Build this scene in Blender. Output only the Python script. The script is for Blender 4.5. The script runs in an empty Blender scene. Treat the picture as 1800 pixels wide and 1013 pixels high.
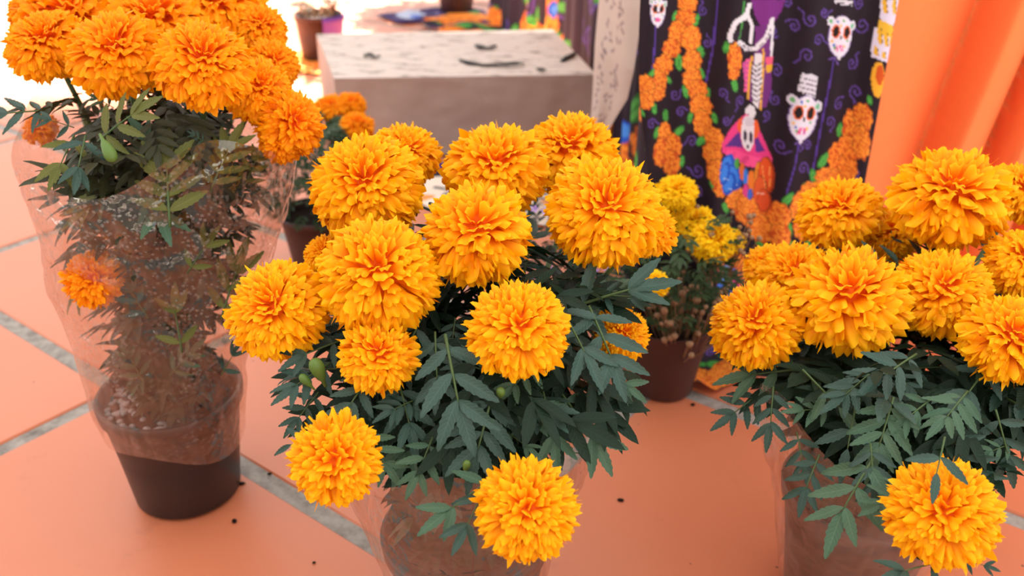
import bpy, math, random
import numpy as np
from mathutils import Vector, Matrix

SC = bpy.context.scene
COL = SC.collection
R = math.radians

# ------------------------------------------------------------------ camera
F_PX, CAM_H = 1650.0, 0.70
TH = math.atan(871.0 / F_PX)
CT, ST = math.cos(TH), math.sin(TH)
cam_d = bpy.data.cameras.new('camera'); cam = bpy.data.objects.new('camera', cam_d); COL.objects.link(cam)
cam_d.sensor_width = 36.0; cam_d.sensor_fit = 'HORIZONTAL'
cam_d.lens = F_PX / 1800.0 * 36.0
cam_d.clip_start = 0.01
cam.location = (0, 0, CAM_H); cam.rotation_euler = (math.pi / 2 - TH, 0, 0)
cam_d.dof.use_dof = True; cam_d.dof.focus_distance = 0.70; cam_d.dof.aperture_fstop = 6.5
SC.camera = cam

# ------------------------------------------------------------------ light
W = bpy.data.worlds.new('sky'); SC.world = W; W.use_nodes = True
bg = W.node_tree.nodes['Background']
bg.inputs[0].default_value = (1.0, 0.985, 0.97, 1); bg.inputs[1].default_value = 1.75
sun_d = bpy.data.lights.new('sun', 'SUN'); sun = bpy.data.objects.new('sun', sun_d); COL.objects.link(sun)
sun_d.energy = 42.0; sun_d.angle = R(1.2); sun_d.color = (1.0, 0.95, 0.86)
SUN_DIR = Vector((-0.18, 0.62, 1.0)).normalized()          # towards the sun
sun.rotation_euler = SUN_DIR.to_track_quat('Z', 'Y').to_euler()
SC.view_settings.view_transform = 'Standard'
SC.view_settings.look = 'None'
SC.view_settings.exposure = 0.22
SC.view_settings.gamma = 1.0
SC.view_settings.use_curve_mapping = False
SC.cycles.use_denoising = True
SC.cycles.transparent_max_bounces = 24
SC.cycles.max_bounces = 8
SC.cycles.diffuse_bounces = 5
SC.cycles.sample_clamp_indirect = 6.0


# ------------------------------------------------------------------ helpers
def ray(px, py):
    dx, dy = (px - 900.0) / F_PX, (506.5 - py) / F_PX
    return np.array([dx, CT + dy * ST, -ST + dy * CT])


def at(px, py, d):
    return np.array([0, 0, CAM_H]) + ray(px, py) * d


def ground(px, py, z=0.0):
    r = ray(px, py)
    return np.array([0, 0, CAM_H]) + r * ((z - CAM_H) / r[2])


def project(X, Y, Z):
    d = Y * CT - (Z - CAM_H) * ST; u = Y * ST + (Z - CAM_H) * CT
    return 900 + F_PX * X / d, 506.5 - F_PX * u / d


def lin(r, g, b):
    f = lambda c: (c / 255 / 12.92) if c / 255 <= 0.04045 else ((c / 255 + 0.055) / 1.055) ** 2.4
    return (f(r), f(g), f(b), 1.0)


def build(name, V, Fc, mat=None, smooth=True, uv=None, col=None, mats=None, midx=None):
    me = bpy.data.meshes.new(name)
    me.from_pydata([tuple(map(float, v)) for v in V], [], [tuple(int(i) for i in f) for f in Fc])
    for m in (mats or [mat]):
        me.materials.append(m)
    if midx is not None:
        me.polygons.foreach_set('material_index', np.asarray(midx, np.int32))
    me.polygons.foreach_set('use_smooth', np.full(len(me.polygons), smooth))
    if col is not None:
        a = me.color_attributes.new('paint', 'FLOAT_COLOR', 'POINT')
        c = np.ones((len(V), 4), np.float32); c[:, :np.shape(col)[1]] = col
        a.data.foreach_set('color', c.ravel())
    if uv is not None:
        a = me.attributes.new('uvw', 'FLOAT_VECTOR', 'POINT')
        u3 = np.zeros((len(V), 3), np.float32); u3[:, :2] = np.asarray(uv)[:, :2]
        a.data.foreach_set('vector', u3.ravel())
    me.update()
    return me


def obj(name, me, parent=None, M=None, kind=None, label=None):
    o = bpy.data.objects.new(name, me); COL.objects.link(o)
    if parent is not None:
        o.parent = parent
    if M is not None:
        o.matrix_local = M
    if kind:
        o['kind'] = kind
    if label:
        o['label'] = label
    return o


def thing(name, label, cat, loc=(0, 0, 0), group=None, me=None):
    o = bpy.data.objects.new(name, me); COL.objects.link(o)
    o.location = tuple(float(c) for c in loc); o['label'] = label; o['category'] = cat
    if group:
        o['group'] = group
    return o


def T(p):
    return Matrix.Translation(Vector([float(c) for c in p]))


def frame(origin, x, n, scale=1.0):
    x = Vector(x).normalized(); n = Vector(n)
    z = (n - x * n.dot(x)).normalized(); y = z.cross(x)
    M = Matrix((x, y, z)).transposed().to_4x4()
    return T(origin) @ M @ Matrix.Scale(scale, 4)


def zframe(origin, z, spin=0.0, scale=1.0):
    q = Vector(z).to_track_quat('Z', 'Y').to_matrix().to_4x4()
    return T(origin) @ q @ Matrix.Rotation(spin, 4, 'Z') @ Matrix.Scale(scale, 4)


def lathe(prof, n=48, wob=0.0, seed=0):
    """prof: list of (r, z) ; open surface of revolution"""
    V, Fc = [], []
    rg = np.random.default_rng(seed)
    for i, (r, z) in enumerate(prof):
        for k in range(n):
            a = 2 * math.pi * k / n
            rr = r * (1 + wob * math.sin(2 * a + i * .2))
            V.append((rr * math.cos(a), rr * math.sin(a), z))
    for i in range(len(prof) - 1):
        for k in range(n):
            k2 = (k + 1) % n
            Fc.append((i * n + k, i * n + k2, (i + 1) * n + k2, (i + 1) * n + k))
    return V, Fc


def tube(pts, rad, n=6):
    pts = [Vector(p) for p in pts]; V, Fc = [], []
    m = len(pts)
    for i, p in enumerate(pts):
        d = (pts[min(i + 1, m - 1)] - pts[max(i - 1, 0)]).normalized()
        a = d.orthogonal().normalized() if i == 0 else (a - d * a.dot(d)).normalized()
        b = d.cross(a); r = rad[i] if hasattr(rad, '__len__') else rad
        for k in range(n):
            t = 2 * math.pi * k / n
            V.append(tuple(p + a * (r * math.cos(t)) + b * (r * math.sin(t))))
    for i in range(m - 1):
        for k in range(n):
            k2 = (k + 1) % n
            Fc.append((i * n + k, i * n + k2, (i + 1) * n + k2, (i + 1) * n + k))
    Fc.append(tuple(range(n - 1, -1, -1))); Fc.append(tuple(range((m - 1) * n, m * n)))
    return V, Fc


def bez(a, b, c, d, n=9):
    a, b, c, d = map(Vector, (a, b, c, d)); out = []
    for i in range(n):
        t = i / (n - 1); s = 1 - t
        out.append(a * s ** 3 + b * 3 * s * s * t + c * 3 * s * t * t + d * t ** 3)
    return out


def boxmesh(x0, x1, y0, y1, z0, z1, bev=0.0):
    if bev <= 0:
        V = [(x, y, z) for z in (z0, z1) for (x, y) in ((x0, y0), (x1, y0), (x1, y1), (x0, y1))]
        return V, [(3, 2, 1, 0), (4, 5, 6, 7), (0, 1, 5, 4), (1, 2, 6, 5), (2, 3, 7, 6), (3, 0, 4, 7)]
    V, Fc = [], []
    for (ins, z) in ((0, z0), (0, z1 - bev), (bev, z1)):
        for (x, y) in ((x0 + ins, y0 + ins), (x1 - ins, y0 + ins), (x1 - ins, y1 - ins), (x0 + ins, y1 - ins)):
            V.append((x, y, z))
    for i in range(2):
        for k in range(4):
            k2 = (k + 1) % 4
            Fc.append((i * 4 + k, i * 4 + k2, i * 4 + 4 + k2, i * 4 + 4 + k))
    Fc.append((8, 9, 10, 11)); Fc.append((3, 2, 1, 0))
    return V, Fc


def vnoise(P, seed=0):
    """smooth value noise of an (N,3) array, about -1..1"""
    rg = np.random.default_rng(seed); tab = rg.random((32, 32, 32)) * 2 - 1
    P = np.asarray(P, float); i = np.floor(P).astype(int); f = P - i; f = f * f * (3 - 2 * f)
    out = np.zeros(len(P))
    for dx in (0, 1):
        for dy in (0, 1):
            for dz in (0, 1):
                w = (f[:, 0] if dx else 1 - f[:, 0]) * (f[:, 1] if dy else 1 - f[:, 1]) * (f[:, 2] if dz else 1 - f[:, 2])
                out += w * tab[(i[:, 0] + dx) % 32, (i[:, 1] + dy) % 32, (i[:, 2] + dz) % 32]
    return out


# ------------------------------------------------------------------ materials
class NT:
    def __init__(s, name):
        s.m = bpy.data.materials.new(name); s.m.use_nodes = True
        s.t = s.m.node_tree; s.t.nodes.clear()
        s.out = s.t.nodes.new('ShaderNodeOutputMaterial')

    def n(s, typ, **kw):
        nd = s.t.nodes.new('ShaderNode' + typ)
        for k, v in kw.items():
            if k.startswith('i_'):
                key = k[2:].replace('_', ' ')
                nd.inputs[key].default_value = v
            else:
                setattr(nd, k, v)
        return nd

    def l(s, a, b):
        s.t.links.new(a, b)

    def mixc(s, fac, a, b):
        nd = s.t.nodes.new('ShaderNodeMix'); nd.data_type = 'RGBA'
        for sock, v in ((nd.inputs[0], fac), (nd.inputs[6], a), (nd.inputs[7], b)):
            if isinstance(v, bpy.types.NodeSocket):
                s.l(v, sock)
            else:
                sock.default_value = v
        return nd.outputs[2]

    def math(s, op, a, b=0.5, c=None):
        nd = s.t.nodes.new('ShaderNodeMath'); nd.operation = op
        for k, v in enumerate((a, b, c)):
            if v is None:
                continue
            if isinstance(v, bpy.types.NodeSocket):
                s.l(v, nd.inputs[k])
            else:
                nd.inputs[k].default_value = v
        return nd.outputs[0]

    def noise(s, scale, detail=4, vec=None, rough=0.55):
        nd = s.n('TexNoise', i_Scale=scale, i_Detail=detail, i_Roughness=rough)
        if vec is None:
            vec = s.n('TexCoord').outputs['Object']
        s.l(vec, nd.inputs['Vector'])
        return nd.outputs['Fac']

    def ramp(s, fac, stops):
        nd = s.t.nodes.new('ShaderNodeValToRGB'); s.l(fac, nd.inputs[0])
        while len(nd.color_ramp.elements) < len(stops):
            nd.color_ramp.elements.new(0.5)
        for e, (p, c) in zip(nd.color_ramp.elements, stops):
            e.position = p; e.color = c if len(c) == 4 else (*c, 1)
        return nd.outputs[0]

    def bump(s, h, strength=0.3, dist=0.002):
        nd = s.n('Bump', i_Strength=strength, i_Distance=dist); s.l(h, nd.inputs['Height'])
        return nd.outputs[0]

    def principled(s, col, rough=0.5, spec=0.5, normal=None, **kw):
        p = s.n('BsdfPrincipled')
        for key, v in (('Base Color', col), ('Roughness', rough), ('Specular IOR Level', spec)):
            if isinstance(v, bpy.types.NodeSocket):
                s.l(v, p.inputs[key])
            else:
                p.inputs[key].default_value = v
        if normal is not None:
            s.l(normal, p.inputs['Normal'])
        for k, v in kw.items():
            p.inputs[k.replace('_', ' ')].default_value = v
        return p.outputs[0]

    def mixs(s, fac, a, b):
        nd = s.n('MixShader')
        if isinstance(fac, bpy.types.NodeSocket):
            s.l(fac, nd.inputs[0])
        else:
            nd.inputs[0].default_value = fac
        s.l(a, nd.inputs[1]); s.l(b, nd.inputs[2])
        return nd.outputs[0]

    def done(s, sh):
        s.l(sh, s.out.inputs['Surface']); return s.m


def mat_simple(name, c, rough=0.6, spec=0.4, var=0.15, scale=40, bumps=0.0):
    k = NT(name); f = k.noise(scale)
    lo = tuple(x * (1 - var) for x in c[:3]) + (1,); hi = tuple(min(1, x * (1 + var)) for x in c[:3]) + (1,)
    col = k.mixc(f, lo, hi)
    nm = k.bump(k.noise(scale * 4), bumps) if bumps else None
    return k.done(k.principled(col, rough, spec, nm))


def mat_petal(name, deep, mid, tip):
    k = NT(name)
    a = k.n('Attribute', attribute_name='paint'); sep = k.n('SeparateColor'); k.l(a.outputs['Color'], sep.inputs[0])
    along, rnd, edge = sep.outputs[0], sep.outputs[1], sep.outputs[2]
    c = k.ramp(along, [(0.0, deep), (0.55, mid), (1.0, tip)])
    c2 = k.mixc(k.math('MULTIPLY', rnd, 0.45), c, mid)
    c3 = k.mixc(k.math('MULTIPLY', k.math('SUBTRACT', 1.0, rnd), 0.22), c2, deep)
    nm = k.bump(k.noise(900, 2), 0.12, 0.0005)
    p = k.principled(c3, 0.62, 0.18, nm)
    tr = k.n('BsdfTranslucent'); k.l(c3, tr.inputs['Color'])
    return k.done(k.mixs(0.20, p, tr.outputs[0]))


def mat_leaf(name, base, under, vein, rough=0.42, transl=0.12, spec=0.5):
    k = NT(name)
    a = k.n('Attribute', attribute_name='uvw'); sep = k.n('SeparateXYZ'); k.l(a.outputs['Vector'], sep.inputs[0])
    u, v = sep.outputs[0], sep.outputs[1]
    au = k.math('ABSOLUTE', u)
    w = k.math('SINE', k.math('MULTIPLY', k.math('SUBTRACT', v, k.math('MULTIPLY', au, 0.16)), 62.0))
    side = k.math('POWER', k.math('MULTIPLY_ADD', w, 0.5, 0.5), 5.0)
    mid = k.math('LESS_THAN', au, 0.07)
    vn = k.math('MAXIMUM', k.math('MULTIPLY', side, 0.28), k.math('MULTIPLY', mid, 0.7))
    geo = k.n('NewGeometry')
    oi = k.n('ObjectInfo')
    b = k.mixc(k.noise(30), base, tuple(x * 1.5 for x in base[:3]) + (1,))
    b = k.mixc(k.math('MULTIPLY', oi.outputs['Random'], 0.5), b, under)
    c = k.mixc(geo.outputs['Backfacing'], b, under)
    c = k.mixc(k.math('MULTIPLY', vn, 0.55), c, vein)
    hgt = k.math('SUBTRACT', 0.0, vn)
    nm = k.bump(k.math('ADD', hgt, k.math('MULTIPLY', k.noise(160), 0.5)), 0.5, 0.0012)
    p = k.principled(c, rough, spec, nm)
    tr = k.n('BsdfTranslucent'); k.l(k.mixc(0.5, c, vein), tr.inputs['Color'])
    return k.done(k.mixs(transl, p, tr.outputs[0]))


def mat_film(name, haze=0.05, drops=0.0, tint=(0.93, 0.86, 0.82, 1)):
    k = NT(name)
    co = k.n('TexCoord').outputs['Object']
    nm = k.bump(k.noise(26, 3, co, 0.5), 0.7, 0.012)
    mp = k.n('Mapping'); mp.inputs['Scale'].default_value = (1.0, 1.0, 0.55); mp.inputs['Rotation'].default_value = (0.3, 0.5, 0.4); k.l(co, mp.inputs[0])
    wr = k.n('TexNoise', i_Scale=9.0, i_Detail=2.0); k.l(mp.outputs[0], wr.inputs['Vector'])
    ad = k.n('VectorMath', operation='MULTIPLY_ADD'); k.l(wr.outputs['Color'], ad.inputs[0]); ad.inputs[1].default_value = (.12, .12, .12); k.l(mp.outputs[0], ad.inputs[2])
    vo2 = k.n('TexVoronoi', i_Scale=24.0, feature='DISTANCE_TO_EDGE'); k.l(ad.outputs[0], vo2.inputs['Vector'])
    b2 = k.n('Bump', i_Strength=0.38, i_Distance=0.02); k.l(k.math('MINIMUM', vo2.outputs['Distance'], 0.35), b2.inputs['Height']); k.l(nm, b2.inputs['Normal']); nm = b2.outputs[0]
    tr = k.n('BsdfTransparent'); tr.inputs[0].default_value = tint
    gl = k.n('BsdfGlossy'); gl.inputs['Roughness'].default_value = 0.06
    gl.inputs['Color'].default_value = (1, 1, 1, 1); k.l(nm, gl.inputs['Normal'])
    lw = k.n('LayerWeight', i_Blend=0.22); k.l(nm, lw.inputs['Normal'])
    f = k.math('MULTIPLY_ADD', lw.outputs['Facing'], 0.5, 0.07)
    s1 = k.mixs(f, tr.outputs[0], gl.outputs[0])
    df = k.n('BsdfDiffuse'); df.inputs[0].default_value = (0.86, 0.78, 0.72, 1)
    tl = k.n('BsdfTranslucent'); tl.inputs[0].default_value = (0.86, 0.78, 0.72, 1)
    hz = k.mixs(0.5, df.outputs[0], tl.outputs[0])
    cr = k.ramp(k.noise(14, 5, co, 0.65), [(0.42, (0, 0, 0)), (0.75, (1, 1, 1))])
    hf = k.math('MULTIPLY_ADD', cr, haze * 1.6, haze * 0.2)
    if drops > 0:
        vo = k.n('TexVoronoi', i_Scale=210.0, i_Randomness=1.0); k.l(co, vo.inputs['Vector'])
        dot = k.math('LESS_THAN', vo.outputs['Distance'], 0.34)
        zone = k.ramp(k.noise(9, 2, co), [(0.40, (0, 0, 0)), (0.56, (1, 1, 1))])
        hf = k.math('ADD', hf, k.math('MULTIPLY', k.math('MULTIPLY', dot, zone), drops))
    return k.done(k.mixs(hf, s1, hz))


def mat_paint(name, rough=0.75, weave=1500):
    k = NT(name); a = k.n('Attribute', attribute_name='paint')
    nm = k.bump(k.noise(weave, 1), 0.2, 0.0005)
    return k.done(k.principled(a.outputs['Color'], rough, 0.25, nm))


def mat_tile():
    k = NT('terracotta_tile'); co = k.n('TexCoord').outputs['Object']; oi = k.n('ObjectInfo')
    geo = k.n('NewGeometry').outputs['Position']
    base = k.mixc(k.noise(5, 4, geo), lin(198, 112, 76), lin(208, 124, 88))
    base = k.mixc(k.math('MULTIPLY', oi.outputs['Random'], 0.35), base, lin(192, 106, 70))
    scuff = k.ramp(k.noise(11, 8, geo, 0.7), [(0.60, (0, 0, 0)), (0.72, (1, 1, 1))])
    base = k.mixc(k.math('MULTIPLY', scuff, 0.22), base, lin(120, 66, 48))
    vo = k.n('TexVoronoi', i_Scale=34.0); k.l(geo, vo.inputs['Vector'])
    sp = k.math('MULTIPLY', k.math('LESS_THAN', vo.outputs['Distance'], 0.055), k.math('GREATER_THAN', k.noise(6, 2, geo), 0.53))
    base = k.mixc(k.math('MULTIPLY', sp, 0.75), base, lin(70, 40, 34))
    wv = k.n('TexWave', i_Scale=190.0, i_Distortion=0.3); k.l(geo, wv.inputs['Vector'])
    nm = k.bump(k.math('ADD', k.math('MULTIPLY', wv.outputs['Fac'], 0.4), k.noise(420, 3, geo)), 0.12, 0.001)
    return k.done(k.principled(base, 0.40, 0.55, nm))


def mat_grout():
    k = NT('grey_grout'); geo = k.n('NewGeometry').outputs['Position']
    c = k.ramp(k.noise(45, 8, geo, 0.7), [(0.3, lin(112, 104, 98)), (0.55, lin(158, 150, 142)), (0.75, lin(176, 168, 160))])
    return k.done(k.principled(c, 0.9, 0.2, k.bump(k.noise(260, 4, geo), 0.5, 0.002)))


def mat_kraft(name, lit_smudged=False):
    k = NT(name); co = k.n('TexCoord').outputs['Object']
    c = k.mixc(k.noise(14, 5, co), lin(190, 172, 162), lin(208, 192, 182)) if lit_smudged else k.mixc(k.noise(14, 5, co), lin(158, 138, 128), lin(176, 156, 146))  # same paper; top's base colour painted paler to stand in for stronger light
    if lit_smudged:
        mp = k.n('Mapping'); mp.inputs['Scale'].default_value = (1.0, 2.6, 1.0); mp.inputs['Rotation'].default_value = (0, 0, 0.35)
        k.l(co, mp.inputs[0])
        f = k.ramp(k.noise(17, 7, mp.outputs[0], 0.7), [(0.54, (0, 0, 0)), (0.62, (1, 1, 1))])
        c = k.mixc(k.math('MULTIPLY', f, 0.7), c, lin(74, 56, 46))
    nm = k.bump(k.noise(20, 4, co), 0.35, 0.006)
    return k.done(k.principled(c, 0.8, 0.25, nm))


OR_DEEP, OR_MID, OR_TIP = (0.84, 0.11, 0.0, 1), (0.98, 0.41, 0.001, 1), (1.0, 0.60, 0.002, 1)
M_PETAL = mat_petal('marigold_petal', OR_DEEP, OR_MID, OR_TIP)
M_PETAL_DEEP = mat_petal('deep_orange_petal', (0.80, 0.08, 0.0, 1), (0.98, 0.31, 0.001, 1), (1.0, 0.46, 0.001, 1))
M_PETAL_YEL = mat_petal('yellow_petal', (0.84, 0.26, 0.0, 1), (0.98, 0.60, 0.003, 1), (1.0, 0.74, 0.006, 1))
M_LEAF = mat_leaf('dark_leaf', lin(27, 60, 50), lin(46, 74, 58), lin(70, 108, 84), 0.36, 0.12, 0.6)
M_LEAF_PALE = mat_leaf('pale_leaf', lin(50, 84, 62), lin(76, 100, 70), lin(104, 134, 98), 0.42)
M_LEAF_IN = mat_leaf('inner_leaf', lin(14, 34, 20), lin(24, 42, 20), lin(36, 60, 30), 0.6, 0.1, 0.25)  # near-black green puts the shade of the leaf gaps into the colour
M_LEAF_OLIVE = mat_leaf('olive_leaf', lin(84, 92, 34), lin(108, 104, 44), lin(140, 140, 70), 0.55, 0.25)
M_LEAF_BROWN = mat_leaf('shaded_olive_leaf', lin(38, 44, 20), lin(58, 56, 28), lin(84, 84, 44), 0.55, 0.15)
M_LEAF_FINE = mat_leaf('fine_green_leaf', lin(34, 58, 24), lin(52, 72, 34), lin(76, 98, 50), 0.55, 0.15)
M_STEM = mat_simple('green_stem', lin(66, 88, 44), 0.5, 0.4, 0.25)
M_CALYX = mat_simple('green_calyx', lin(84, 112, 44), 0.5, 0.4, 0.25)
M_POT = mat_simple('black_plastic', lin(34, 26, 28), 0.42, 0.5, 0.2, 30)
M_POT_BROWN = mat_simple('brown_clay', lin(74, 44, 38), 0.7, 0.3, 0.4, 18, 0.3)
M_POT_DARK = mat_simple('dark_brown_plastic', lin(62, 36, 32), 0.5, 0.4, 0.25, 20)
M_POT_PURPLE = mat_simple('purple_plastic', lin(112, 60, 150), 0.45, 0.4, 0.15, 20)
M_SOIL = mat_simple('dark_soil', lin(46, 34, 30), 0.95, 0.1, 0.5, 120, 0.8)
M_PEBBLE = mat_simple('white_pebble', lin(168, 176, 184), 0.4, 0.5, 0.2, 60)
M_FILM = mat_film('clear_film', 0.075)
M_FILM_DROPS = mat_film('speckled_film', 0.03, 0.24, (0.90, 0.80, 0.74, 1))
M_CLOTH = mat_paint('printed_cloth')
M_TILE = mat_tile(); M_GROUT = mat_grout()
M_KRAFT = mat_kraft('kraft_paper'); M_KRAFT_TOP = mat_kraft('lit_smudged_kraft_paper', True)
M_ORANGE = mat_simple('orange_fabric', lin(246, 136, 78), 0.8, 0.2, 0.05, 60)
M_CHAR = mat_simple('charred_black', lin(22, 20, 22), 0.55, 0.4, 0.4, 60)
M_LIGHT_BLOCKER = mat_simple('light_blocker_paint', lin(96, 84, 78), 0.9, 0.1, 0.08, 3)
M_BEAD = mat_simple('dried_seed', lin(150, 116, 86), 0.7, 0.3, 0.3, 200)
M_LILAC = mat_simple('lilac_petal', lin(176, 140, 206), 0.6, 0.3, 0.2, 100)
M_SUN_BLOCKER = mat_simple('sun_blocker_canvas', lin(210, 200, 185), 0.9, 0.1, 0.05, 3)

# ------------------------------------------------------------------ floor
ANG = R(-37.7)
e1 = np.array([math.cos(ANG), math.sin(ANG)]); e2 = np.array([-e1[1], e1[0]])
pA = ground(419, 811.5)[:2]; pB0 = ground(0, 789.6)[:2]; pB1 = ground(170, 705)[:2]
LA, LB = 0.555, 0.455
oA = pA @ e2; oB = (pB0 @ e1 + pB1 @ e1) / 2
V, Fc = boxmesh(-5, 5, -3, 7, -0.05, -0.003)
floor = obj('floor', build('floor', V, Fc, M_GROUT, False)); floor['kind'] = 'structure'
GAP = 0.011
V, Fc = boxmesh(-LA / 2 + GAP, LA / 2 - GAP, -LB / 2 + GAP, LB / 2 - GAP, -0.012, 0.0, 0.0022)
tile_me = build('tile', V, Fc, M_TILE, False)
rt = random.Random(3)
for i in range(-9, 12):
    for j in range(-10, 10):
        c = e1 * (oB + (i + .5) * LA) + e2 * (oA + (j + .5) * LB)
        if -2.9 < c[0] < 2.6 and 0.0 < c[1] < 5.6 and abs(c[0]) < 0.75 * c[1] + 0.9:
            obj('tile', tile_me, floor, T((c[0], c[1], rt.uniform(-0.0012, 0.0))) @ Matrix.Rotation(ANG, 4, 'Z'))

# added unseen blockers: slab keeping sun off the altar, wall dimming light from behind
def add_sun_blocker(x0, x1, y0, y1, z, name='sun_blocker'):
    k = SUN_DIR / SUN_DIR.z * z
    V, Fc = boxmesh(x0 + k.x, x1 + k.x, y0 + k.y, y1 + k.y, z, z + 0.05)
    o = obj(name, build(name, V, Fc, M_SUN_BLOCKER, False)); o['kind'] = 'structure'
    return o


add_sun_blocker(-4.0, 4.0, -1.0, 2.36, 10.0)
V, Fc = boxmesh(-4, 0.2, -1.6, -1.4, -0.05, 2.6)  # added wall, out of view, sized to cut light on front faces
wall = obj('light_blocker_back', build('light_blocker_back', V, Fc, M_LIGHT_BLOCKER, False)); wall['kind'] = 'structure'


# ------------------------------------------------------------------ printed cloth (flat print, painted per vertex)
class Paint:
    def __init__(s, x, y, bgc=(42, 30, 42), seed=1):
        s.x, s.y = x, y; s.c = np.tile(np.array(bgc, float), (len(x), 1)); s.r = np.random.default_rng(seed)

    def put(s, m, col):
        s.c[m] = col

    def loc(s, cx, cy, rx, ry, rot):
        dx, dy = s.x - cx, s.y - cy; c, q = math.cos(rot), math.sin(rot)
        return (dx * c + dy * q) / rx, (-dx * q + dy * c) / ry

    def ell(s, cx, cy, rx, ry, col, rot=0.0):
        a, b = s.loc(cx, cy, rx, ry, rot); s.put(a * a + b * b < 1, col)

    def poly(s, pts, col):
        ins = np.zeros(len(s.x), bool); n = len(pts)
        for i in range(n):
            (x1, y1), (x2, y2) = pts[i], pts[(i + 1) % n]
            if y1 == y2:
                continue
            cond = ((y1 > s.y) != (y2 > s.y)) & (s.x < (x2 - x1) * (s.y - y1) / (y2 - y1) + x1)
            ins ^= cond
        s.put(ins, col)

    def line(s, pts, w, col):
        for (x1, y1), (x2, y2) in zip(pts[:-1], pts[1:]):
            L2 = (x2 - x1) ** 2 + (y2 - y1) ** 2 + 1e-9
            t = np.clip(((s.x - x1) * (x2 - x1) + (s.y - y1) * (y2 - y1)) / L2, 0, 1)
            d = np.hypot(s.x - x1 - t * (x2 - x1), s.y - y1 - t * (y2 - y1)); s.put(d < w / 2, col)

    def spiral(s, cx, cy, r, rot=0.0, flip=1, col=(88, 62, 138), w=9):
        pts = []
        for i in range(22):
            t = i / 21; a = rot + flip * t * 8.2; rr = r * (0.12 + 0.88 * t)
            pts.append((cx + rr * math.cos(a) * 0.8, cy + rr * math.sin(a)))
        x, y = pts[-1]; a = rot + flip * 8.2
        pts += [(x - flip * math.sin(a) * r * .5 + .1, y + flip * math.cos(a) * r * .7),
                (x - flip * math.sin(a) * r * .7 + math.cos(a) * r * .6, y + flip * math.cos(a) * r * 1.2)]
        s.line(pts, w, col)

    def flower(s, cx, cy, rx, ry, rot=0.0):
        a, b = s.loc(cx, cy, rx, ry, rot); rr = np.sqrt(a * a + b * b); an = np.arctan2(b, a)
        edge = 1 + 0.07 * np.sin(9 * an + cx)
        m = rr < edge
        pat = np.sin(rr * 15 + 1.6 * np.sin(6 * an + cx * .1) + 2.0 * np.sin(3 * an + rr * 8))
        col = np.where(pat[:, None] > 0.15, np.array([246., 152, 52]), np.where(pat[:, None] > -0.55, np.array([238., 128, 42]), np.array([204., 86, 34])))
        s.c[m] = col[m]
        s.put(m & (rr > edge * 0.93), (170, 84, 30))

    def leaf(s, cx, cy, L, rot):
        s.ell(cx, cy, L, L * .48, (48, 120, 50), rot); s.ell(cx, cy, L * .82, L * .34, (86, 172, 76), rot)
        s.line([(cx - L * .7 * math.cos(rot), cy - L * .7 * math.sin(rot)), (cx + L * .8 * math.cos(rot), cy + L * .8 * math.sin(rot))], L * .08, (50, 120, 50))

    def skull(s, cx, cy, rx, ry, rot):
        c, q = math.cos(rot), math.sin(rot)
        g = lambda u, v: (cx + u * rx * c - v * ry * q, cy + u * rx * q + v * ry * c)
        s.ell(*g(0, 0), rx * 1.08, ry * 1.04, (120, 96, 160), rot)
        s.ell(*g(0, 0), rx, ry, (226, 222, 238), rot)
        s.ell(*g(-.95, -.7), rx * .33, ry * .24, (220, 216, 234), rot); s.ell(*g(.95, -.55), rx * .33, ry * .26, (220, 216, 234), rot)
        s.ell(*g(-.95, -.7), rx * .16, ry * .12, (110, 180, 120), rot); s.ell(*g(.95, -.55), rx * .16, ry * .14, (120, 190, 150), rot)
        for u in (-.45, .48):
            s.ell(*g(u, -.22), rx * .36, ry * .33, (230, 110, 60), rot); s.ell(*g(u, -.22), rx * .26, ry * .26, (34, 26, 30), rot)
        s.ell(*g(0, .05), rx * .1, ry * .1, (60, 40, 50), rot)
        pal = [(230, 80, 120), (80, 110, 200), (90, 170, 90), (240, 180, 60), (220, 60, 50), (160, 100, 190)]
        for i in range(16):
            a = i * 2.4; rr = .55 + .3 * ((i * 7) % 5) / 5
            u, v = rr * math.cos(a), rr * math.sin(a)
            if abs(v + .22) < .36 and abs(u) > .1:
                continue
            s.ell(*g(u, v), rx * .10, ry * .07, pal[i % 6], rot)
        for u in (-.35, -.15, .1, .3):
            s.line([g(u * .6, .45), g(u, .72)], rx * .1, (226, 90, 160))
        s.ell(*g(0, 1.06), rx * .16, ry * .09, (220, 214, 230), rot)

    def out(s):
        u = s.c / 255.0
        return np.where(u <= 0.04045, u / 12.92, ((u + 0.055) / 1.055) ** 2.4)


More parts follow.
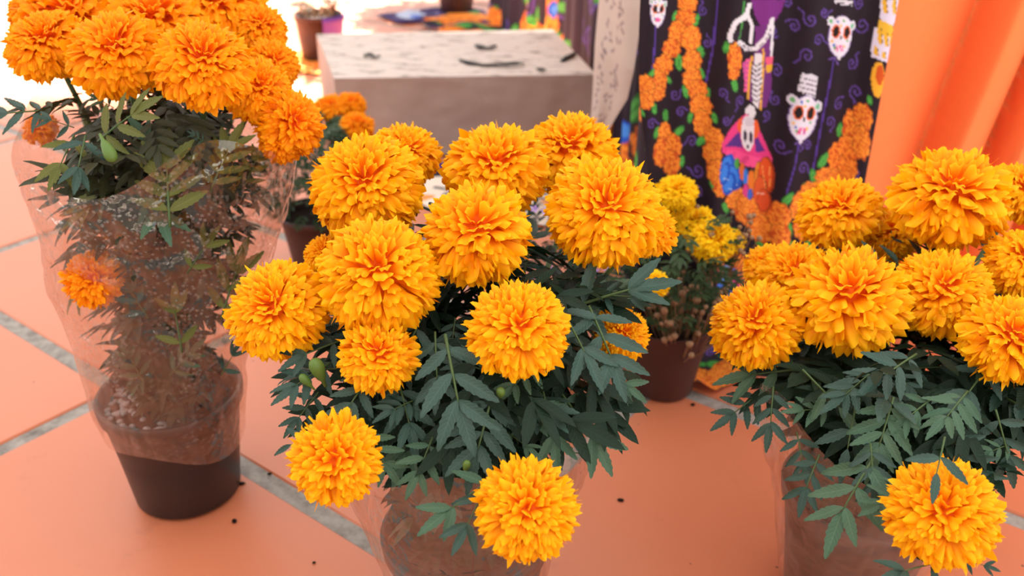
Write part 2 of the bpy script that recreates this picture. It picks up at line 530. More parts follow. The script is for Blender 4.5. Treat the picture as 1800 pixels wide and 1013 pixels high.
def paint_front(x, y):
    """x, y: sheet coordinates of the print, 1 unit = about 0.23 mm on the cloth"""
    p = Paint(x, y, (36, 25, 35), 5)
    sp = [(945, 140, 36), (1020, 95, 40), (1095, 60, 30), (1062, 205, 34), (1000, 285, 40), (1310, 140, 42), (1255, 340, 38),
          (1180, 550, 36), (1275, 490, 40), (1130, 640, 36), (860, 380, 34), (850, 530, 36), (870, 765, 40), (985, 880, 36),
          (410, 750, 34), (440, 900, 38), (320, 500, 32), (350, 590, 28), (660, 530, 32), (800, 610, 30), (490, 230, 30),
          (470, 60, 34), (840, 170, 30), (560, 480, 30), (915, 20, 32), (1290, 20, 36), (580, 620, 28), (190, 640, 30),
          (440, 1010, 36), (520, 1180, 34), (620, 1330, 34), (420, 1300, 36), (1140, 1500, 36), (700, 1560, 34), (860, 1640, 38),
          (560, 1700, 36), (520, 1560, 34), (760, 1750, 34), (1010, 760, 30), (1250, 900, 34), (1180, 1330, 34), (640, 1820, 34),
          (860, 1800, 34), (1000, 1780, 34)]
    for i, (a, b, r) in enumerate(sp):
        p.spiral(a, b, r, i * 1.3, 1 if i % 2 else -1)
    # strings of the skull balloons
    for q in ([(1150, 300), (1130, 420), (1090, 620), (1040, 890), (1020, 1010)], [(960, 725), (935, 860), (892, 1000)], [(212, 130), (205, 230), (190, 400)], [(545, 0), (520, 250), (480, 460)]):
        p.line(q, 9, (86, 58, 150))
    p.line([(1125, 310), (1150, 300), (1170, 335)], 8, (110, 80, 160)); p.line([(935, 745), (960, 725), (972, 760)], 8, (110, 80, 160))
    # leaves, then the marigold garland over them
    for (a, b, L, r) in [(430, 110, 38, 1.9), (455, 270, 40, 1.2), (340, 330, 45, 1.5), (195, 370, 34, 2.4), (235, 310, 24, 2.8), (280, 420, 30, .8), (320, 85, 30, 2),
                         (205, 560, 34, 1.4), (140, 580, 24, 1.1), (375, 480, 38, 1.4), (400, 620, 32, 1.8), (490, 495, 32, 1.7), (520, 610, 30, 1.4), (460, 740, 40, 2.2),
                         (490, 690, 36, 1.9), (340, 690, 38, 2.3), (270, 610, 34, 1.5), (220, 690, 34, 1.9), (355, 850, 32, 1.7), (515, 960, 40, 1.2), (460, 390, 34, 1.2),
                         (580, 1085, 36, 1.1), (640, 1220, 30, .9), (1190, 690, 40, 1.7), (1095, 840, 50, 2.2), (1040, 920, 38, 1.5), (990, 985, 34, 2), (900, 1030, 46, 2.3),
                         (905, 1190, 48, 1.4), (930, 1290, 40, 1.2), (1010, 1290, 36, 1.5), (770, 1290, 30, .6), (580, 240, 34, 1.8), (625, 440, 40, 1.3), (860, 1235, 34, .8), (1330, 520, 26, 1.5)]:
        p.leaf(a, b, L, r)
    fl = [(385, 15, 52, 58), (375, 95, 52, 52), (335, 170, 52, 62), (300, 255, 52, 55), (255, 340, 56, 58), (235, 425, 44, 60), (230, 485, 38, 40), (160, 440, 46, 60), (160, 515, 46, 48),
          (405, 205, 55, 72), (410, 325, 55, 62), (410, 415, 52, 60), (440, 480, 52, 60), (455, 560, 58, 60), (463, 650, 46, 72), (520, 720, 46, 60), (510, 800, 46, 62), (530, 890, 50, 70), (560, 965, 52, 60),
          (265, 700, 36, 60), (310, 770, 44, 66), (245, 800, 44, 80), (300, 860, 46, 70), (625, 300, 42, 90), (620, 380, 34, 30),
          (640, 1045, 60, 62), (690, 1110, 64, 64), (745, 1150, 62, 66), (775, 1210, 60, 72), (700, 1070, 60, 60), (860, 1120, 60, 70), (865, 1230, 54, 74), (965, 1080, 52, 82), (985, 1180, 54, 80),
          (1105, 925, 56, 48), (1085, 980, 50, 44), (1175, 830, 56, 80), (1225, 880, 42, 70), (1250, 690, 44, 110), (1300, 610, 42, 70), (1235, 780, 60, 60), (1030, 1000, 60, 50),
          (620, 1360, 64, 66), (670, 1420, 48, 70), (560, 1330, 44, 50), (1290, 740, 40, 90), (1160, 960, 50, 60)]
    for (a, b, rx, ry) in fl:
        p.flower(a, b, rx, ry)
    # skeleton lady
    p.poly([(715, 0), (905, 0), (885, 60), (835, 125), (770, 150), (735, 80)], (120, 44, 128))
    p.poly([(740, 140), (800, 130), (830, 300), (830, 480), (800, 570), (750, 560), (700, 520), (690, 420), (735, 280)], (112, 48, 122))
    p.poly([(668, 330), (720, 300), (706, 480), (690, 480)], (196, 80, 150))
    p.line([(722, 300), (708, 400), (702, 520)], 14, (226, 168, 60)); p.line([(780, 260), (778, 420), (768, 575)], 12, (226, 168, 60))
    for q in range(7):
        p.ell(700 - 2 * q, 318 + 26 * q, 9, 9, (232, 96, 150))
    p.poly([(790, 305), (835, 300), (832, 340), (795, 345)], (230, 92, 130)); p.poly([(795, 345), (833, 342), (828, 380), (797, 382)], (226, 170, 50))
    bone, dk = (226, 222, 232), (60, 44, 66)
    p.line([(675, 0), (660, 140), (640, 230)], 8, (70, 140, 70))
    p.line([(705, 25), (690, 70), (625, 110), (600, 170), (600, 200)], 26, bone); p.line([(625, 108), (700, 85), (720, 130), (715, 220)], 20, bone)
    p.line([(830, 105), (800, 190), (740, 260), (690, 255), (650, 215)], 26, bone); p.line([(832, 110), (826, 290)], 16, bone)
    for q in range(5):
        p.line([(605 + 6 * q, 190 - 8 * q), (640 + 6 * q, 215 - 10 * q)], 4, dk); p.line([(650 + 16 * q, 222 + 8 * q), (668 + 15 * q, 290 - 3 * q)], 4, dk)
    p.line([(668, 225), (700, 275), (745, 270)], 4, dk); p.line([(820, 150), (800, 200), (760, 245)], 4, dk)
    p.poly([(735, 280), (772, 280), (775, 420), (755, 570), (725, 540), (722, 420)], bone)
    for q in range(8):
        p.line([(722, 330 + 27 * q), (745, 350 + 26 * q), (772, 328 + 27 * q)], 7, dk)
    p.ell(714, 590, 26, 38, bone); p.line([(700, 600), (725, 640)], 5, dk)
    # her wide hat, upside down
    p.poly([(692, 598), (600, 668), (556, 735), (552, 780), (640, 840), (800, 892), (838, 845), (790, 740), (742, 640)], (222, 60, 130))
    p.poly([(655, 690), (572, 755), (675, 780)], (86, 46, 130)); p.poly([(735, 690), (740, 800), (795, 800)], (86, 46, 130))
    p.ell(670, 660, 26, 40, (226, 92, 44)); p.ell(738, 680, 22, 50, (226, 92, 44)); p.ell(690, 640, 20, 18, (60, 110, 200))
    p.ell(700, 700, 34, 92, bone); p.ell(686, 715, 9, 30, dk); p.ell(716, 722, 9, 32, dk); p.ell(700, 770, 5, 14, dk); p.ell(708, 640, 24, 26, (208, 200, 214))
    p.poly([(565, 772), (620, 785), (760, 830), (835, 840), (800, 892), (690, 872), (580, 812)], (236, 78, 142))
    for q in range(24):
        xx = 575 + q * 10.5; yy = 775 + q * 3.4
        p.line([(xx, yy + 4), (xx - 3, yy + 44)], 2, (190, 44, 110))
    for (a, b, rx, ry, r) in [(590, 870, 44, 70, .1), (625, 930, 46, 70, -.2), (600, 960, 40, 60, .2), (575, 900, 30, 60, .2)]:
        p.ell(a, b, rx, ry, (34, 84, 190), r); p.ell(a - 6, b - 4, rx * .7, ry * .75, (58, 128, 226), r); p.line([(a - 10, b + ry * .4), (a + 20, b + ry * .6)], 4, (180, 210, 240))
    for (a, b, rx, ry, col) in [(672, 900, 14, 50, (226, 110, 50)), (690, 940, 14, 60, (58, 128, 226)), (645, 860, 14, 30, (80, 160, 70)), (720, 960, 24, 70, (226, 120, 40)),
                               (690, 1000, 18, 36, (220, 70, 140)), (760, 940, 26, 90, (222, 130, 40)), (800, 930, 44, 100, (222, 84, 36)), (770, 1010, 40, 80, (220, 92, 44)), (790, 1060, 36, 60, (216, 84, 40)),
                               (712, 1020, 16, 30, (70, 100, 200))]:
        p.ell(a, b, rx, ry, tuple(.72 * c for c in col)); p.ell(a - 3, b, rx * .82, ry * .92, col)
    p.line([(780, 870), (800, 1000)], 4, (246, 170, 90)); p.line([(820, 880), (820, 1000)], 4, (246, 170, 90)); p.line([(745, 1020), (790, 1030)], 5, (236, 200, 180))
    # blue and pink band low on the sheet
    rb = random.Random(4)
    for q in range(46):
        a, b = rb.uniform(540, 900), rb.uniform(1390, 1560)
        p.ell(a, b, rb.uniform(12, 28), rb.uniform(6, 13), rb.choice([(70, 120, 220), (226, 80, 150), (226, 110, 60), (100, 60, 160), (90, 160, 230), (230, 90, 160)]), .3)
    p.line([(330, 1845), (1400, 1845)], 14, (96, 62, 140)); p.line([(330, 1700), (700, 1690)], 9, (96, 62, 140))
    # sugar skull balloons
    p.skull(1185, 190, 62, 106, .10); p.skull(985, 610, 74, 116, .16); p.skull(224, 55, 38, 72, .05)
    p.poly([(972, 375), (1020, 378), (1062, 402), (1050, 512), (1000, 490), (950, 465)], (214, 210, 224))
    for q in range(4):
        p.line([(968 - 3 * q, 398 + 24 * q), (1010, 408 + 25 * q), (1058 - 2 * q, 425 + 26 * q)], 5, (50, 42, 60))
    p.poly([(1150, 0), (1250, 0), (1245, 30), (1155, 20)], (214, 210, 224)); p.line([(1150, 12), (1250, 22)], 5, (50, 42, 60))
    # candle and its flame at the selvedge
    p.poly([(1395, -10), (1482, -10), (1478, 60), (1450, 130), (1446, 170), (1450, 240), (1432, 322), (1345, 298), (1348, 240), (1364, 145), (1384, 145), (1392, 80)], (222, 214, 236))
    p.poly([(1384, 100), (1452, 128), (1450, 172), (1440, 190), (1372, 170)], (232, 184, 60))
    for (a, b, h) in [(1385, 190, 40), (1412, 196, 44), (1438, 205, 36), (1412, 20, 46), (1455, 30, 40), (1365, 262, 24), (1400, 280, 18)]:
        p.ell(a, b, 9, h, (232, 178, 50)); p.line([(a + 8, b - h), (a + 10, b + h * .9)], 4, (140, 100, 50))
    p.ell(1372, 410, 32, 92, (238, 172, 48), .06); p.ell(1380, 385, 20, 52, (206, 84, 30), .06)
    return p.out()


def paint_random(x, y, seed, n, size):
    p = Paint(x, y, (46, 34, 48), seed); r = random.Random(seed)
    x0, x1, y0, y1 = x.min(), x.max(), y.min(), y.max()
    for i in range(n * 2):
        p.spiral(r.uniform(x0, x1), r.uniform(y0, y1), size * .8, r.uniform(0, 6), r.choice((-1, 1)), (92, 66, 146), size * .2)
    for i in range(n):
        cx, cy = r.uniform(x0, x1), r.uniform(y0, y1)
        for q in range(5):
            p.leaf(cx + size * 1.4 * math.cos(q * 1.25 + i), cy + size * 1.4 * math.sin(q * 1.25 + i), size * .8, q * 1.25 + i)
        for q in range(3):
            p.flower(cx + r.uniform(-1, 1) * size, cy + r.uniform(-1, 1) * size, size * r.uniform(.8, 1.2), size * r.uniform(.8, 1.3))
        if i % 4 == 0:
            p.ell(cx, cy, size * .7, size * .55, (40, 92, 200), .4); p.ell(cx, cy, size * .4, size * .3, (80, 140, 226), .4)
    return p.out()


def grid_faces(nr, nc, off=0):
    i = np.arange(nr - 1)[:, None] * nc + np.arange(nc - 1)[None, :] + off
    return np.stack([i, i + nc, i + nc + 1, i + 1], -1).reshape(-1, 4)


CLX0, CLX1, CLTOP = 0.150, 0.463, 0.64
cl_y = lambda X: 1.135 + 0.10 * (X - 0.2)
# front panel: hangs, then lies a little way out on the floor
nc = 205; zs = np.concatenate([np.linspace(CLTOP, 0.0, 390), -np.linspace(0.0016, 0.10, 60)]); nr = len(zs)
gx = np.linspace(CLX0, CLX1, nc)
XX, ZZ = np.meshgrid(gx, zs)
inset = lambda z: 0.026 * np.exp(-((z - 0.22) / 0.13) ** 2)
XX = XX + inset(ZZ) * (CLX1 - XX) / (CLX1 - CLX0)
YY = cl_y(XX)
fold = 0.006 * np.sin(XX * 62 + 0.6 * np.sin(ZZ * 5)) + 0.004 * np.sin(XX * 131 + 1.7)
flop = np.clip(-ZZ, 0, 1)
hang = np.clip(ZZ, 0, 1)
Zr = np.where(ZZ >= 0.012, ZZ, 0.0)
low = ZZ < 0.012
Zr = np.where(low, 0.005 + 0.012 * np.exp(-np.clip(0.012 - ZZ, 0, 1) / 0.02) * 0.6 + 0.006 * (1 + np.sin(XX * 75 + ZZ * 40)) * np.clip(flop * 18, 0, 1), ZZ)
Yr = YY + fold * np.clip(1.2 - hang * 0.4, .4, 1.2) - 0.012 * np.clip(1 - hang / .25, 0, 1) ** 2 - np.where(low, (0.012 - ZZ) * (0.82 + 0.14 * np.sin(XX * 30 + 1)), 0)
P1 = np.stack([XX, Yr, Zr], -1).reshape(-1, 3)
sx, sy = project(XX.ravel(), YY.ravel(), ZZ.ravel())
C1 = paint_front((sx - 1080) * 2.979, sy * 2.979)
pm = Paint((XX.ravel() - CLX0) * 1000, ZZ.ravel() * -1000); pm.c[:] = 0
hem = ZZ.ravel() < 0.018
ph = Paint((XX.ravel() - CLX0) * 1000, ZZ.ravel() * -1000, (56, 44, 52), 3)
for k in range(9):
    ph.spiral(20 + 36 * k, 0, 10, k, 1, (96, 66, 140), 3)
for k in range(9):
    ph.leaf(24 + 40 * k, 26, 15, 1.2 + k); ph.leaf(44 + 40 * k, 34, 14, 2.2 + k)
for k in range(11):
    ph.flower(4 + 31 * k, 52 + 8 * math.sin(k * 2.1), 20, 20, k); ph.flower(18 + 31 * k, 84, 19, 18, k)
C1[hem] = ph.out()[hem]
F1 = grid_faces(nr, nc)
# side panel: runs back from the front corner and swings left at the far step
path = np.array([(0.150, 1.132), (0.175, 1.20), (0.215, 1.45), (0.235, 1.75), (0.235, 2.05), (0.200, 2.35), (0.130, 2.70), (0.03, 3.05), (-0.06, 3.30)])
seg = np.concatenate([[0], np.cumsum(np.hypot(*np.diff(path, axis=0).T))])
ns = 420; ss = np.linspace(0, seg[-1], ns)
pxs, pys = np.interp(ss, seg, path[:, 0]), np.interp(ss, seg, path[:, 1])
zz = np.concatenate([np.linspace(CLTOP, 0.0, 120), -np.linspace(0.004, 0.13, 24)])
SX, ZS = np.meshgrid(ss, zz); PX = np.interp(SX, seg, path[:, 0]); PY = np.interp(SX, seg, path[:, 1])
flop = np.clip(-ZS, 0, 1)
far = np.clip((SX - 1.15) / .9, 0, 1)
wave = (0.010 * np.sin(SX * 34) + 0.006 * np.sin(SX * 71 + 1)) * np.clip(1.2 - ZS, .5, 1.2) * np.clip(SX * 12, 0, 1)
PX2 = PX + wave - 0.02 * np.clip(1 - np.clip(ZS, 0, 1) / .3, 0, 1) ** 2 * far - flop * (0.15 + 1.6 * far)
Z2 = np.where(ZS > 0.008, ZS, 0.006 + 0.006 * (1 + np.sin(SX * 55 + flop * 60)) * np.clip(flop * 20, 0, 1))
PX2 = PX2 + inset(ZS) * np.exp(-SX / .12)
P2 = np.stack([PX2, PY - flop * far * .4, Z2], -1).reshape(-1, 3)
C2 = paint_random(SX.ravel() * 1000, ZS.ravel() * -1000, 12, 46, 42)
pb = Paint(SX.ravel() * 1000, ZS.ravel() * -1000, (40, 28, 40), 2)
pb.flower(560, -60, 170, 55); pb.flower(430, -150, 60, 40); pb.ell(690, -100, 46, 26, (30, 84, 200), .3); pb.ell(676, -106, 28, 15, (70, 140, 230), .3); pb.leaf(350, -60, 40, .5); pb.leaf(480, -210, 40, .8); pb.leaf(300, -160, 40, 2.4)
near = (SX.ravel() < .82) & (ZS.ravel() < .30)
C2[near] = pb.out()[near]
F2 = grid_faces(len(zz), ns, len(P1))
# top of the cloth on the table
TX = np.linspace(0, 1, 12)
top = []
for u in np.linspace(0, 1, 30):
    for v in TX:
        a = np.array([CLX0, 1.132]) * (1 - u) + np.array([CLX1, 1.16]) * u
        b = np.array([0.21, 2.05]) * (1 - u) + np.array([0.62, 2.05]) * u
        top.append((*(a * (1 - v) + b * v), CLTOP))
P3 = np.array(top); F3 = grid_faces(30, 12, len(P1) + len(P2))
C3 = paint_random(P3[:, 0] * 1000, P3[:, 1] * 1000, 5, 12, 42)
cl_me = build('printed_tablecloth', np.vstack([P1, P2, P3]), np.vstack([F1, F2, F3]), M_CLOTH, True, col=np.vstack([C1, C2, C3]))
thing('printed_tablecloth', 'black and purple altar cloth printed with skulls, marigold garlands and a skeleton lady', 'tablecloth', me=cl_me)
# the table that carries it
tb = thing('altar_table', 'low wooden altar table hidden under the black printed cloth', 'table', (0.36, 1.72, 0))
V, Fc = boxmesh(-0.10, 0.10, -0.36, 0.32, CLTOP - 0.035, CLTOP - 0.004, 0.004)
M_WOOD = mat_simple('plain_wood', lin(128, 90, 60), 0.6, 0.3, 0.2, 12)
obj('tabletop', build('tabletop', V, Fc, M_WOOD, False), tb)
V, Fc = boxmesh(-0.02, 0.02, -0.02, 0.02, 0, CLTOP - 0.035)
leg_me = build('leg', V, Fc, M_WOOD, False)
for x, y in ((-0.07, -0.32), (0.07, -0.32), (-0.07, 0.28), (0.07, 0.28)):
    obj('leg', leg_me, tb, T((x, y, 0)))

# ------------------------------------------------------------------ orange hanging cloth with slanted folds
nu, nv = 420, 60
U, Vv = np.meshgrid(np.linspace(0.40, 1.25, nu), np.linspace(0.0, 0.85, nv))
edges = np.array([0.20, 0.430, 0.632, 0.715, 0.80, 0.90, 1.03, 1.30])
deep = np.array([0.05, 0.075, 0.085, 0.08, 0.05, 0.06, 0.06])
sl = U - 0.13 * (Vv - 0.40) + 0.006 * np.sin(Vv * 9)
ki = np.clip(np.searchsorted(edges, sl.ravel()).reshape(sl.shape) - 1, 0, 6)
kk = (sl - edges[ki]) / (edges[ki + 1] - edges[ki])
rec = np.where(kk < .90, (kk / .90) ** 2.2, np.clip((1 - kk) / .10, 0, 1) ** 1.5)
Yo = 1.205 + deep[ki] * rec + 0.10 * (U - .5) + 0.006 * np.sin(U * 23 + Vv * 3) + 0.02 * (Vv - .4)
Po = np.stack([U, Yo, Vv + 0.002], -1).reshape(-1, 3)
thing('orange_cloth', 'plain orange fabric hanging in deep folds beside the printed cloth', 'cloth',
      me=build('orange_cloth', Po, grid_faces(nv, nu), M_ORANGE))

# ------------------------------------------------------------------ kraft paper box and scroll
zt = 0.175
fl, fr = ground(587, 138, zt), ground(1048, 131, zt); bl, br = ground(556, 60, zt), ground(972, 52, zt)
bx = thing('paper_covered_box', 'low box wrapped in brown kraft paper with a smudged top', 'box', ((fl[0] + fr[0]) / 2, (fl[1] + fr[1]) / 2, 0))
O = np.array(bx.location)
n = 40
def quad(a, b, c, d, amp, seed, nn=n):
    u, v = np.meshgrid(np.linspace(0, 1, nn), np.linspace(0, 1, nn)); u = u.ravel()[:, None]; v = v.ravel()[:, None]
    p = a * (1 - u) * (1 - v) + b * u * (1 - v) + c * u * v + d * (1 - u) * v
    nrm = np.cross(b - a, d - a); nrm = nrm / np.linalg.norm(nrm)
    edge = np.clip(np.minimum(np.minimum(u, 1 - u), np.minimum(v, 1 - v)) * 12, 0, 1)
    p = p + nrm * (vnoise(p * 16, seed)[:, None] * amp + vnoise(p * 45, seed + 1)[:, None] * amp * .35) * edge
    return p, grid_faces(nn, nn)
fb = lambda p: np.array([p[0], p[1], 0.004])
p, f = quad(bl, br, fr, fl, 0.003, 1); obj('paper_top', build('paper_top', p - O, f, M_KRAFT_TOP), bx, label='brown paper top, painted paler as if lit, with dark smudges')
p, f = quad(fl, fr, fb(fr), fb(fl), 0.005, 3); obj('paper_front', build('paper_front', p - O, f, M_KRAFT), bx)
p, f = quad(fr, br, fb(br), fb(fr), 0.004, 5, 24); q2, f2 = quad(bl, fl, fb(fl), fb(bl), 0.004, 7, 24); q3, f3 = quad(br, bl, fb(bl), fb(br), 0.004, 9, 24)
obj('paper_side', build('paper_side', p - O, f, M_KRAFT), bx); obj('paper_side', build('paper_side', q2 - O, f2, M_KRAFT), bx); obj('paper_back', build('paper_back', q3 - O, f3, M_KRAFT), bx)
# scraps lying on it
def scrap(pts, w, label, name='charred_scrap', h=0.006):
    P = [Vector(ground(x, y, zt + 0.004)) for x, y in pts]
    o = P[len(P) // 2].copy(); o.z = zt
    V, Fc = [], []
    m = len(P)
    for i, pt in enumerate(P):
        d = (P[min(i + 1, m - 1)] - P[max(i - 1, 0)]).normalized(); s = Vector((-d.y, d.x, 0))
        ww = w * (0.35 + 0.65 * math.sin(math.pi * (i + .35) / (m - .3))); up = Vector((0, 0, h * (.6 + .4 * math.sin(i * 2.1))))
        for v in (pt + s * ww, pt + up + s * ww * .4, pt + up * .8 - s * ww * .5, pt - s * ww):
            V.append(tuple(v - o))
    for i in range(m - 1):
        for k in range(4):
            k2 = (k + 1) % 4
            Fc.append((i * 4 + k, i * 4 + k2, i * 4 + 4 + k2, i * 4 + 4 + k))
    Fc += [(3, 2, 1, 0), tuple(range(4 * m - 4, 4 * m))]
    thing(name, label, 'scrap', o, 'black scraps on the kraft paper box', build(name, V, Fc, M_CHAR))
scrap([(808, 106), (825, 112), (850, 114), (880, 114), (905, 113), (922, 112)], 0.007, 'long curved black strip lying near the front edge of the box top')
scrap([(836, 80), (846, 84), (858, 84), (872, 81)], 0.009, 'short black scrap near the middle of the box top, behind the long strip')
scrap([(988, 108), (995, 103), (1003, 98), (1010, 94)], 0.010, 'chunky black scrap near the right edge of the box top')
scrap([(944, 122), (952, 124), (960, 123)], 0.006, 'tiny black scrap on the front edge of the box top')
scrap([(640, 100), (650, 97), (660, 100), (668, 99)], 0.008, 'small ragged black scrap on the left part of the box top')

# kraft paper scroll hanging beside the box, with rows of handwritten marks
nu, nv = 90, 150
ctl = []
for (yy, xl, xr, dl, dr) in [(-150, 1080, 1140, 1.55, 1.40), (0, 1056, 1128, 1.58, 1.40), (100, 1045, 1116, 1.60, 1.43), (150, 1041, 1106, 1.62, 1.47), (230, 1036, 1064, 1.64, 1.58), (330, 1032, 1050, 1.66, 1.62)]:
    a_, b_ = at(xl, yy, dl), at(xr, yy, dr); ctl.append(((a_[2] + b_[2]) / 2, (a_[0], a_[1]), (b_[0], b_[1])))
ctl[-1] = (0.012, ctl[-1][1], ctl[-1][2])
SZ = min(.62, ctl[0][0])
cz = np.array([c[0] for c in ctl])[::-1]
ia = lambda k, j, z: np.interp(z, cz, np.array([c[k][j] for c in ctl])[::-1])
Us, Zs = np.meshgrid(np.linspace(0, 1, nu), np.linspace(SZ, 0.012, nv))
sxx = ia(1, 0, Zs) * (1 - Us) + ia(2, 0, Zs) * Us; syy = ia(1, 1, Zs) * (1 - Us) + ia(2, 1, Zs) * Us
bow = 0.010 * np.sin(Us * np.pi) + 0.004 * np.sin(Us * 9 + Zs * 20)
Ps = np.stack([sxx - 0.5 * bow, syy - bow, Zs], -1).reshape(-1, 3)
cs = Paint(Us.ravel() * 100, (SZ - Zs.ravel()) * 1000, (178, 160, 150), 2)
rs = random.Random(9)
for col_x in (30, 62):
    for k in range(42):
        y = 60 + k * 9.5
        if y > 440 or rs.random() < .12:
            continue
        for q in range(rs.choice((1, 2, 2))):
            x = col_x + rs.uniform(-9, 9)
            cs.line([(x, y), (x + rs.uniform(-8, 8), y + rs.uniform(2, 7))], 3.4, (112, 96, 98))
thing('kraft_paper_scroll', 'strip of brown kraft paper with handwriting hanging between box and printed cloth', 'paper', me=build('kraft_paper_scroll', Ps, grid_faces(nv, nu), M_CLOTH, True, col=cs.out()))

# ------------------------------------------------------------------ marigold pieces
def petal_arrays(th, phi, W, Lt, rg, nu=9, nv=6, a=1.0, b=0.72, r0=0.5, ruf=0.05, curl=0.0, rs=1.0):
    E = np.array([math.sin(th) * a, 0, math.cos(th) * b]); n = np.array([math.sin(th) / a, 0, math.cos(th) / b]); n /= np.linalg.norm(n)
    t = np.array([math.cos(th) * a, 0, -math.sin(th) * b]); t /= np.linalg.norm(t); s = np.array([0, 1.0, 0])
    tw = rg.uniform(-.65, .65); t, s = t * math.cos(tw) + s * math.sin(tw), s * math.cos(tw) - t * math.sin(tw)
    u, v = np.meshgrid(np.linspace(-1, 1, nu), np.linspace(0, 1, nv)); u, v = u.ravel(), v.ravel()
    ph = rg.uniform(0, 6.28); ph2 = rg.uniform(0, 6.28)
    ve = v * (1 - .16 * u ** 4 - .05 * u * u + .05 * np.cos(6.5 * u + ph) + rg.uniform(-.04, .04))
    rad = r0 + (1 - r0) * np.sin(np.clip(ve * 1.95, 0, 1.62)) * rs
    rad += curl * ve ** 3
    w = W * (.20 + .80 * np.sin(np.clip(ve * 1.15, 0, 1) * 1.57) ** .9)
    off = ruf * np.sin(u * rg.uniform(3.8, 6.2) + ph2) * v ** 1.6 + rg.uniform(-.4, 1.1) * W * u * u * .7 * v
    p = E[None] * rad[:, None] + t[None] * (Lt * (ve ** 1.5 - .45))[:, None] + s[None] * (u * w)[:, None] + n[None] * off[:, None]
    c, q = math.cos(phi), math.sin(phi)
    p = np.stack([p[:, 0] * c - p[:, 1] * q, p[:, 0] * q + p[:, 1] * c, p[:, 2]], -1)
    col = np.stack([np.clip(v, 0, 1), np.full(len(v), rg.random()), np.abs(u)], -1)
    return p, grid_faces(nv, nu), col


def pompom(seed, N, Wc, We, b=0.72, ruf=0.05, ragged=0.08):
    rg = np.random.default_rng(seed); PV, PF, PC = [], [], []; o = 0
    for k in range(N):
        f = (k + .5) / N
        th = math.acos(1 - f * (1 - math.cos(R(112)))) + rg.normal(0, .035)
        phi = k * 2.39996 + rg.normal(0, .12)
        g = min(1, th / 1.5)
        p, fc, c = petal_arrays(th, phi, (Wc + (We - Wc) * g) * rg.uniform(.8, 1.2), (.05 + .33 * g) * rg.uniform(.55, 1.45), rg, a=1.0, b=b,
                                r0=.45 + .12 * g, ruf=ruf * (.6 + .8 * g), curl=rg.uniform(-.10, .05), rs=1 + rg.normal(0, ragged) - (.16 * math.exp(-(th / .28) ** 2)))
        PV.append(p); PF.append(fc + o); PC.append(c); o += len(p)
    # closed core so no light leaks through the middle
    V, Fc = lathe([(.001, .5 * b)] + [(.62 * math.sin(x), .62 * b * math.cos(x)) for x in np.linspace(.2, 2.5, 8)], 16)
    PV.append(np.array(V)); PF.append(np.array(Fc) + o); PC.append(np.tile([.0, .2, 0], (len(V), 1)))
    return np.vstack(PV), np.vstack(PF), np.vstack(PC)


def head_kit(mat, tag):
    kit = []
    for i, (N, wc, we, b, rf, rg_) in enumerate([(235, .095, .200, .76, .075, .040), (215, .10, .215, .72, .080, .045), (160, .12, .255, .74, .095, .06), (245, .09, .190, .82, .072, .040)]):
        V, Fc, C = pompom(10 + i, N, wc, we, b, rf, rg_)
        kit.append(build('petal_cluster_' + tag, V, Fc, mat, True, col=C))
    skirt = []
    for i in range(4):
        rg = np.random.default_rng(70 + i)
        V, Fc, C = petal_arrays(R(98 + 6 * i), 0, .24, .34, rg, nu=9, nv=6, b=.74, ruf=.07, curl=.04)
        skirt.append(build('petal_' + tag, V, Fc, mat, True, col=C))
    return kit, skirt


KIT = head_kit(M_PETAL, 'orange'); KIT_DEEP = head_kit(M_PETAL_DEEP, 'deep'); KIT_YEL = head_kit(M_PETAL_YEL, 'yellow')
V, Fc = lathe([(.05, -1.02), (.07, -.95), (.17, -.72), (.26, -.5), (.30, -.3), (.42, -.16), (.40, -.05)], 14)
CALYX = build('calyx', V, Fc, M_CALYX)


def flower_head(root, pos, axis, dia, kit, variant, spin, npet=18, seed=0, squash=1.0):
    """pos: world centre of the head"""
    M = T(-np.array(root.location)) @ zframe(pos, axis, spin, dia / 2.18) @ Matrix.Diagonal((1, 1, squash, 1))
    h = obj('flower_head', CALYX, root, M)
    obj('petal_cluster', kit[0][variant], h, kind='stuff')
    rr = random.Random(seed)
    for k in range(npet):
        obj('petal', kit[1][rr.randrange(4)], h, Matrix.Rotation(2 * math.pi * k / max(1, npet) + rr.uniform(-.1, .1), 4, 'Z') @ Matrix.Scale(rr.uniform(.94, 1.05), 4))
    return h


# ------------------------------------------------------------------ leaves
def leaflet_arrays(nl=15, wid=0.135, hi=True, droop=0.10, bend=0.0):
    V, UV = [], []
    cols = (-1, -.5, 0, .5, 1) if hi else (-1, 0, 1)
    for i in range(nl):
        v = i / (nl - 1)
        w = wid * (math.sin(math.pi * min(1, v ** .82)) ** .8 + .03) * (1.0 if i < nl - 1 else .12)
        tooth = (1.10 if i % 2 else .92) if hi and 1 < i < nl - 1 else 1.0
        for u in cols:
            ww = w * (tooth if abs(u) == 1 else 1)
            V.append((v + (.018 if abs(u) == 1 and i % 2 else 0), u * ww + bend * v * v, abs(u) * w * .34 - droop * v * v + .012 * math.sin(v * 9 + u)))
            UV.append((u, v))
    return np.array(V), grid_faces(nl, len(cols)), np.array(UV)


LH = [leaflet_arrays(15, .135, True, .06 + .07 * k, .05 * (k - 1)) for k in range(3)]
LL = leaflet_arrays(7, .135, False, .12)
LEAFLET = {}


def leaflet_me(m):
    if m.name not in LEAFLET:
        LEAFLET[m.name] = [build('leaflet', v, f, m, True, uv=u) for v, f, u in LH]
    return LEAFLET[m.name]


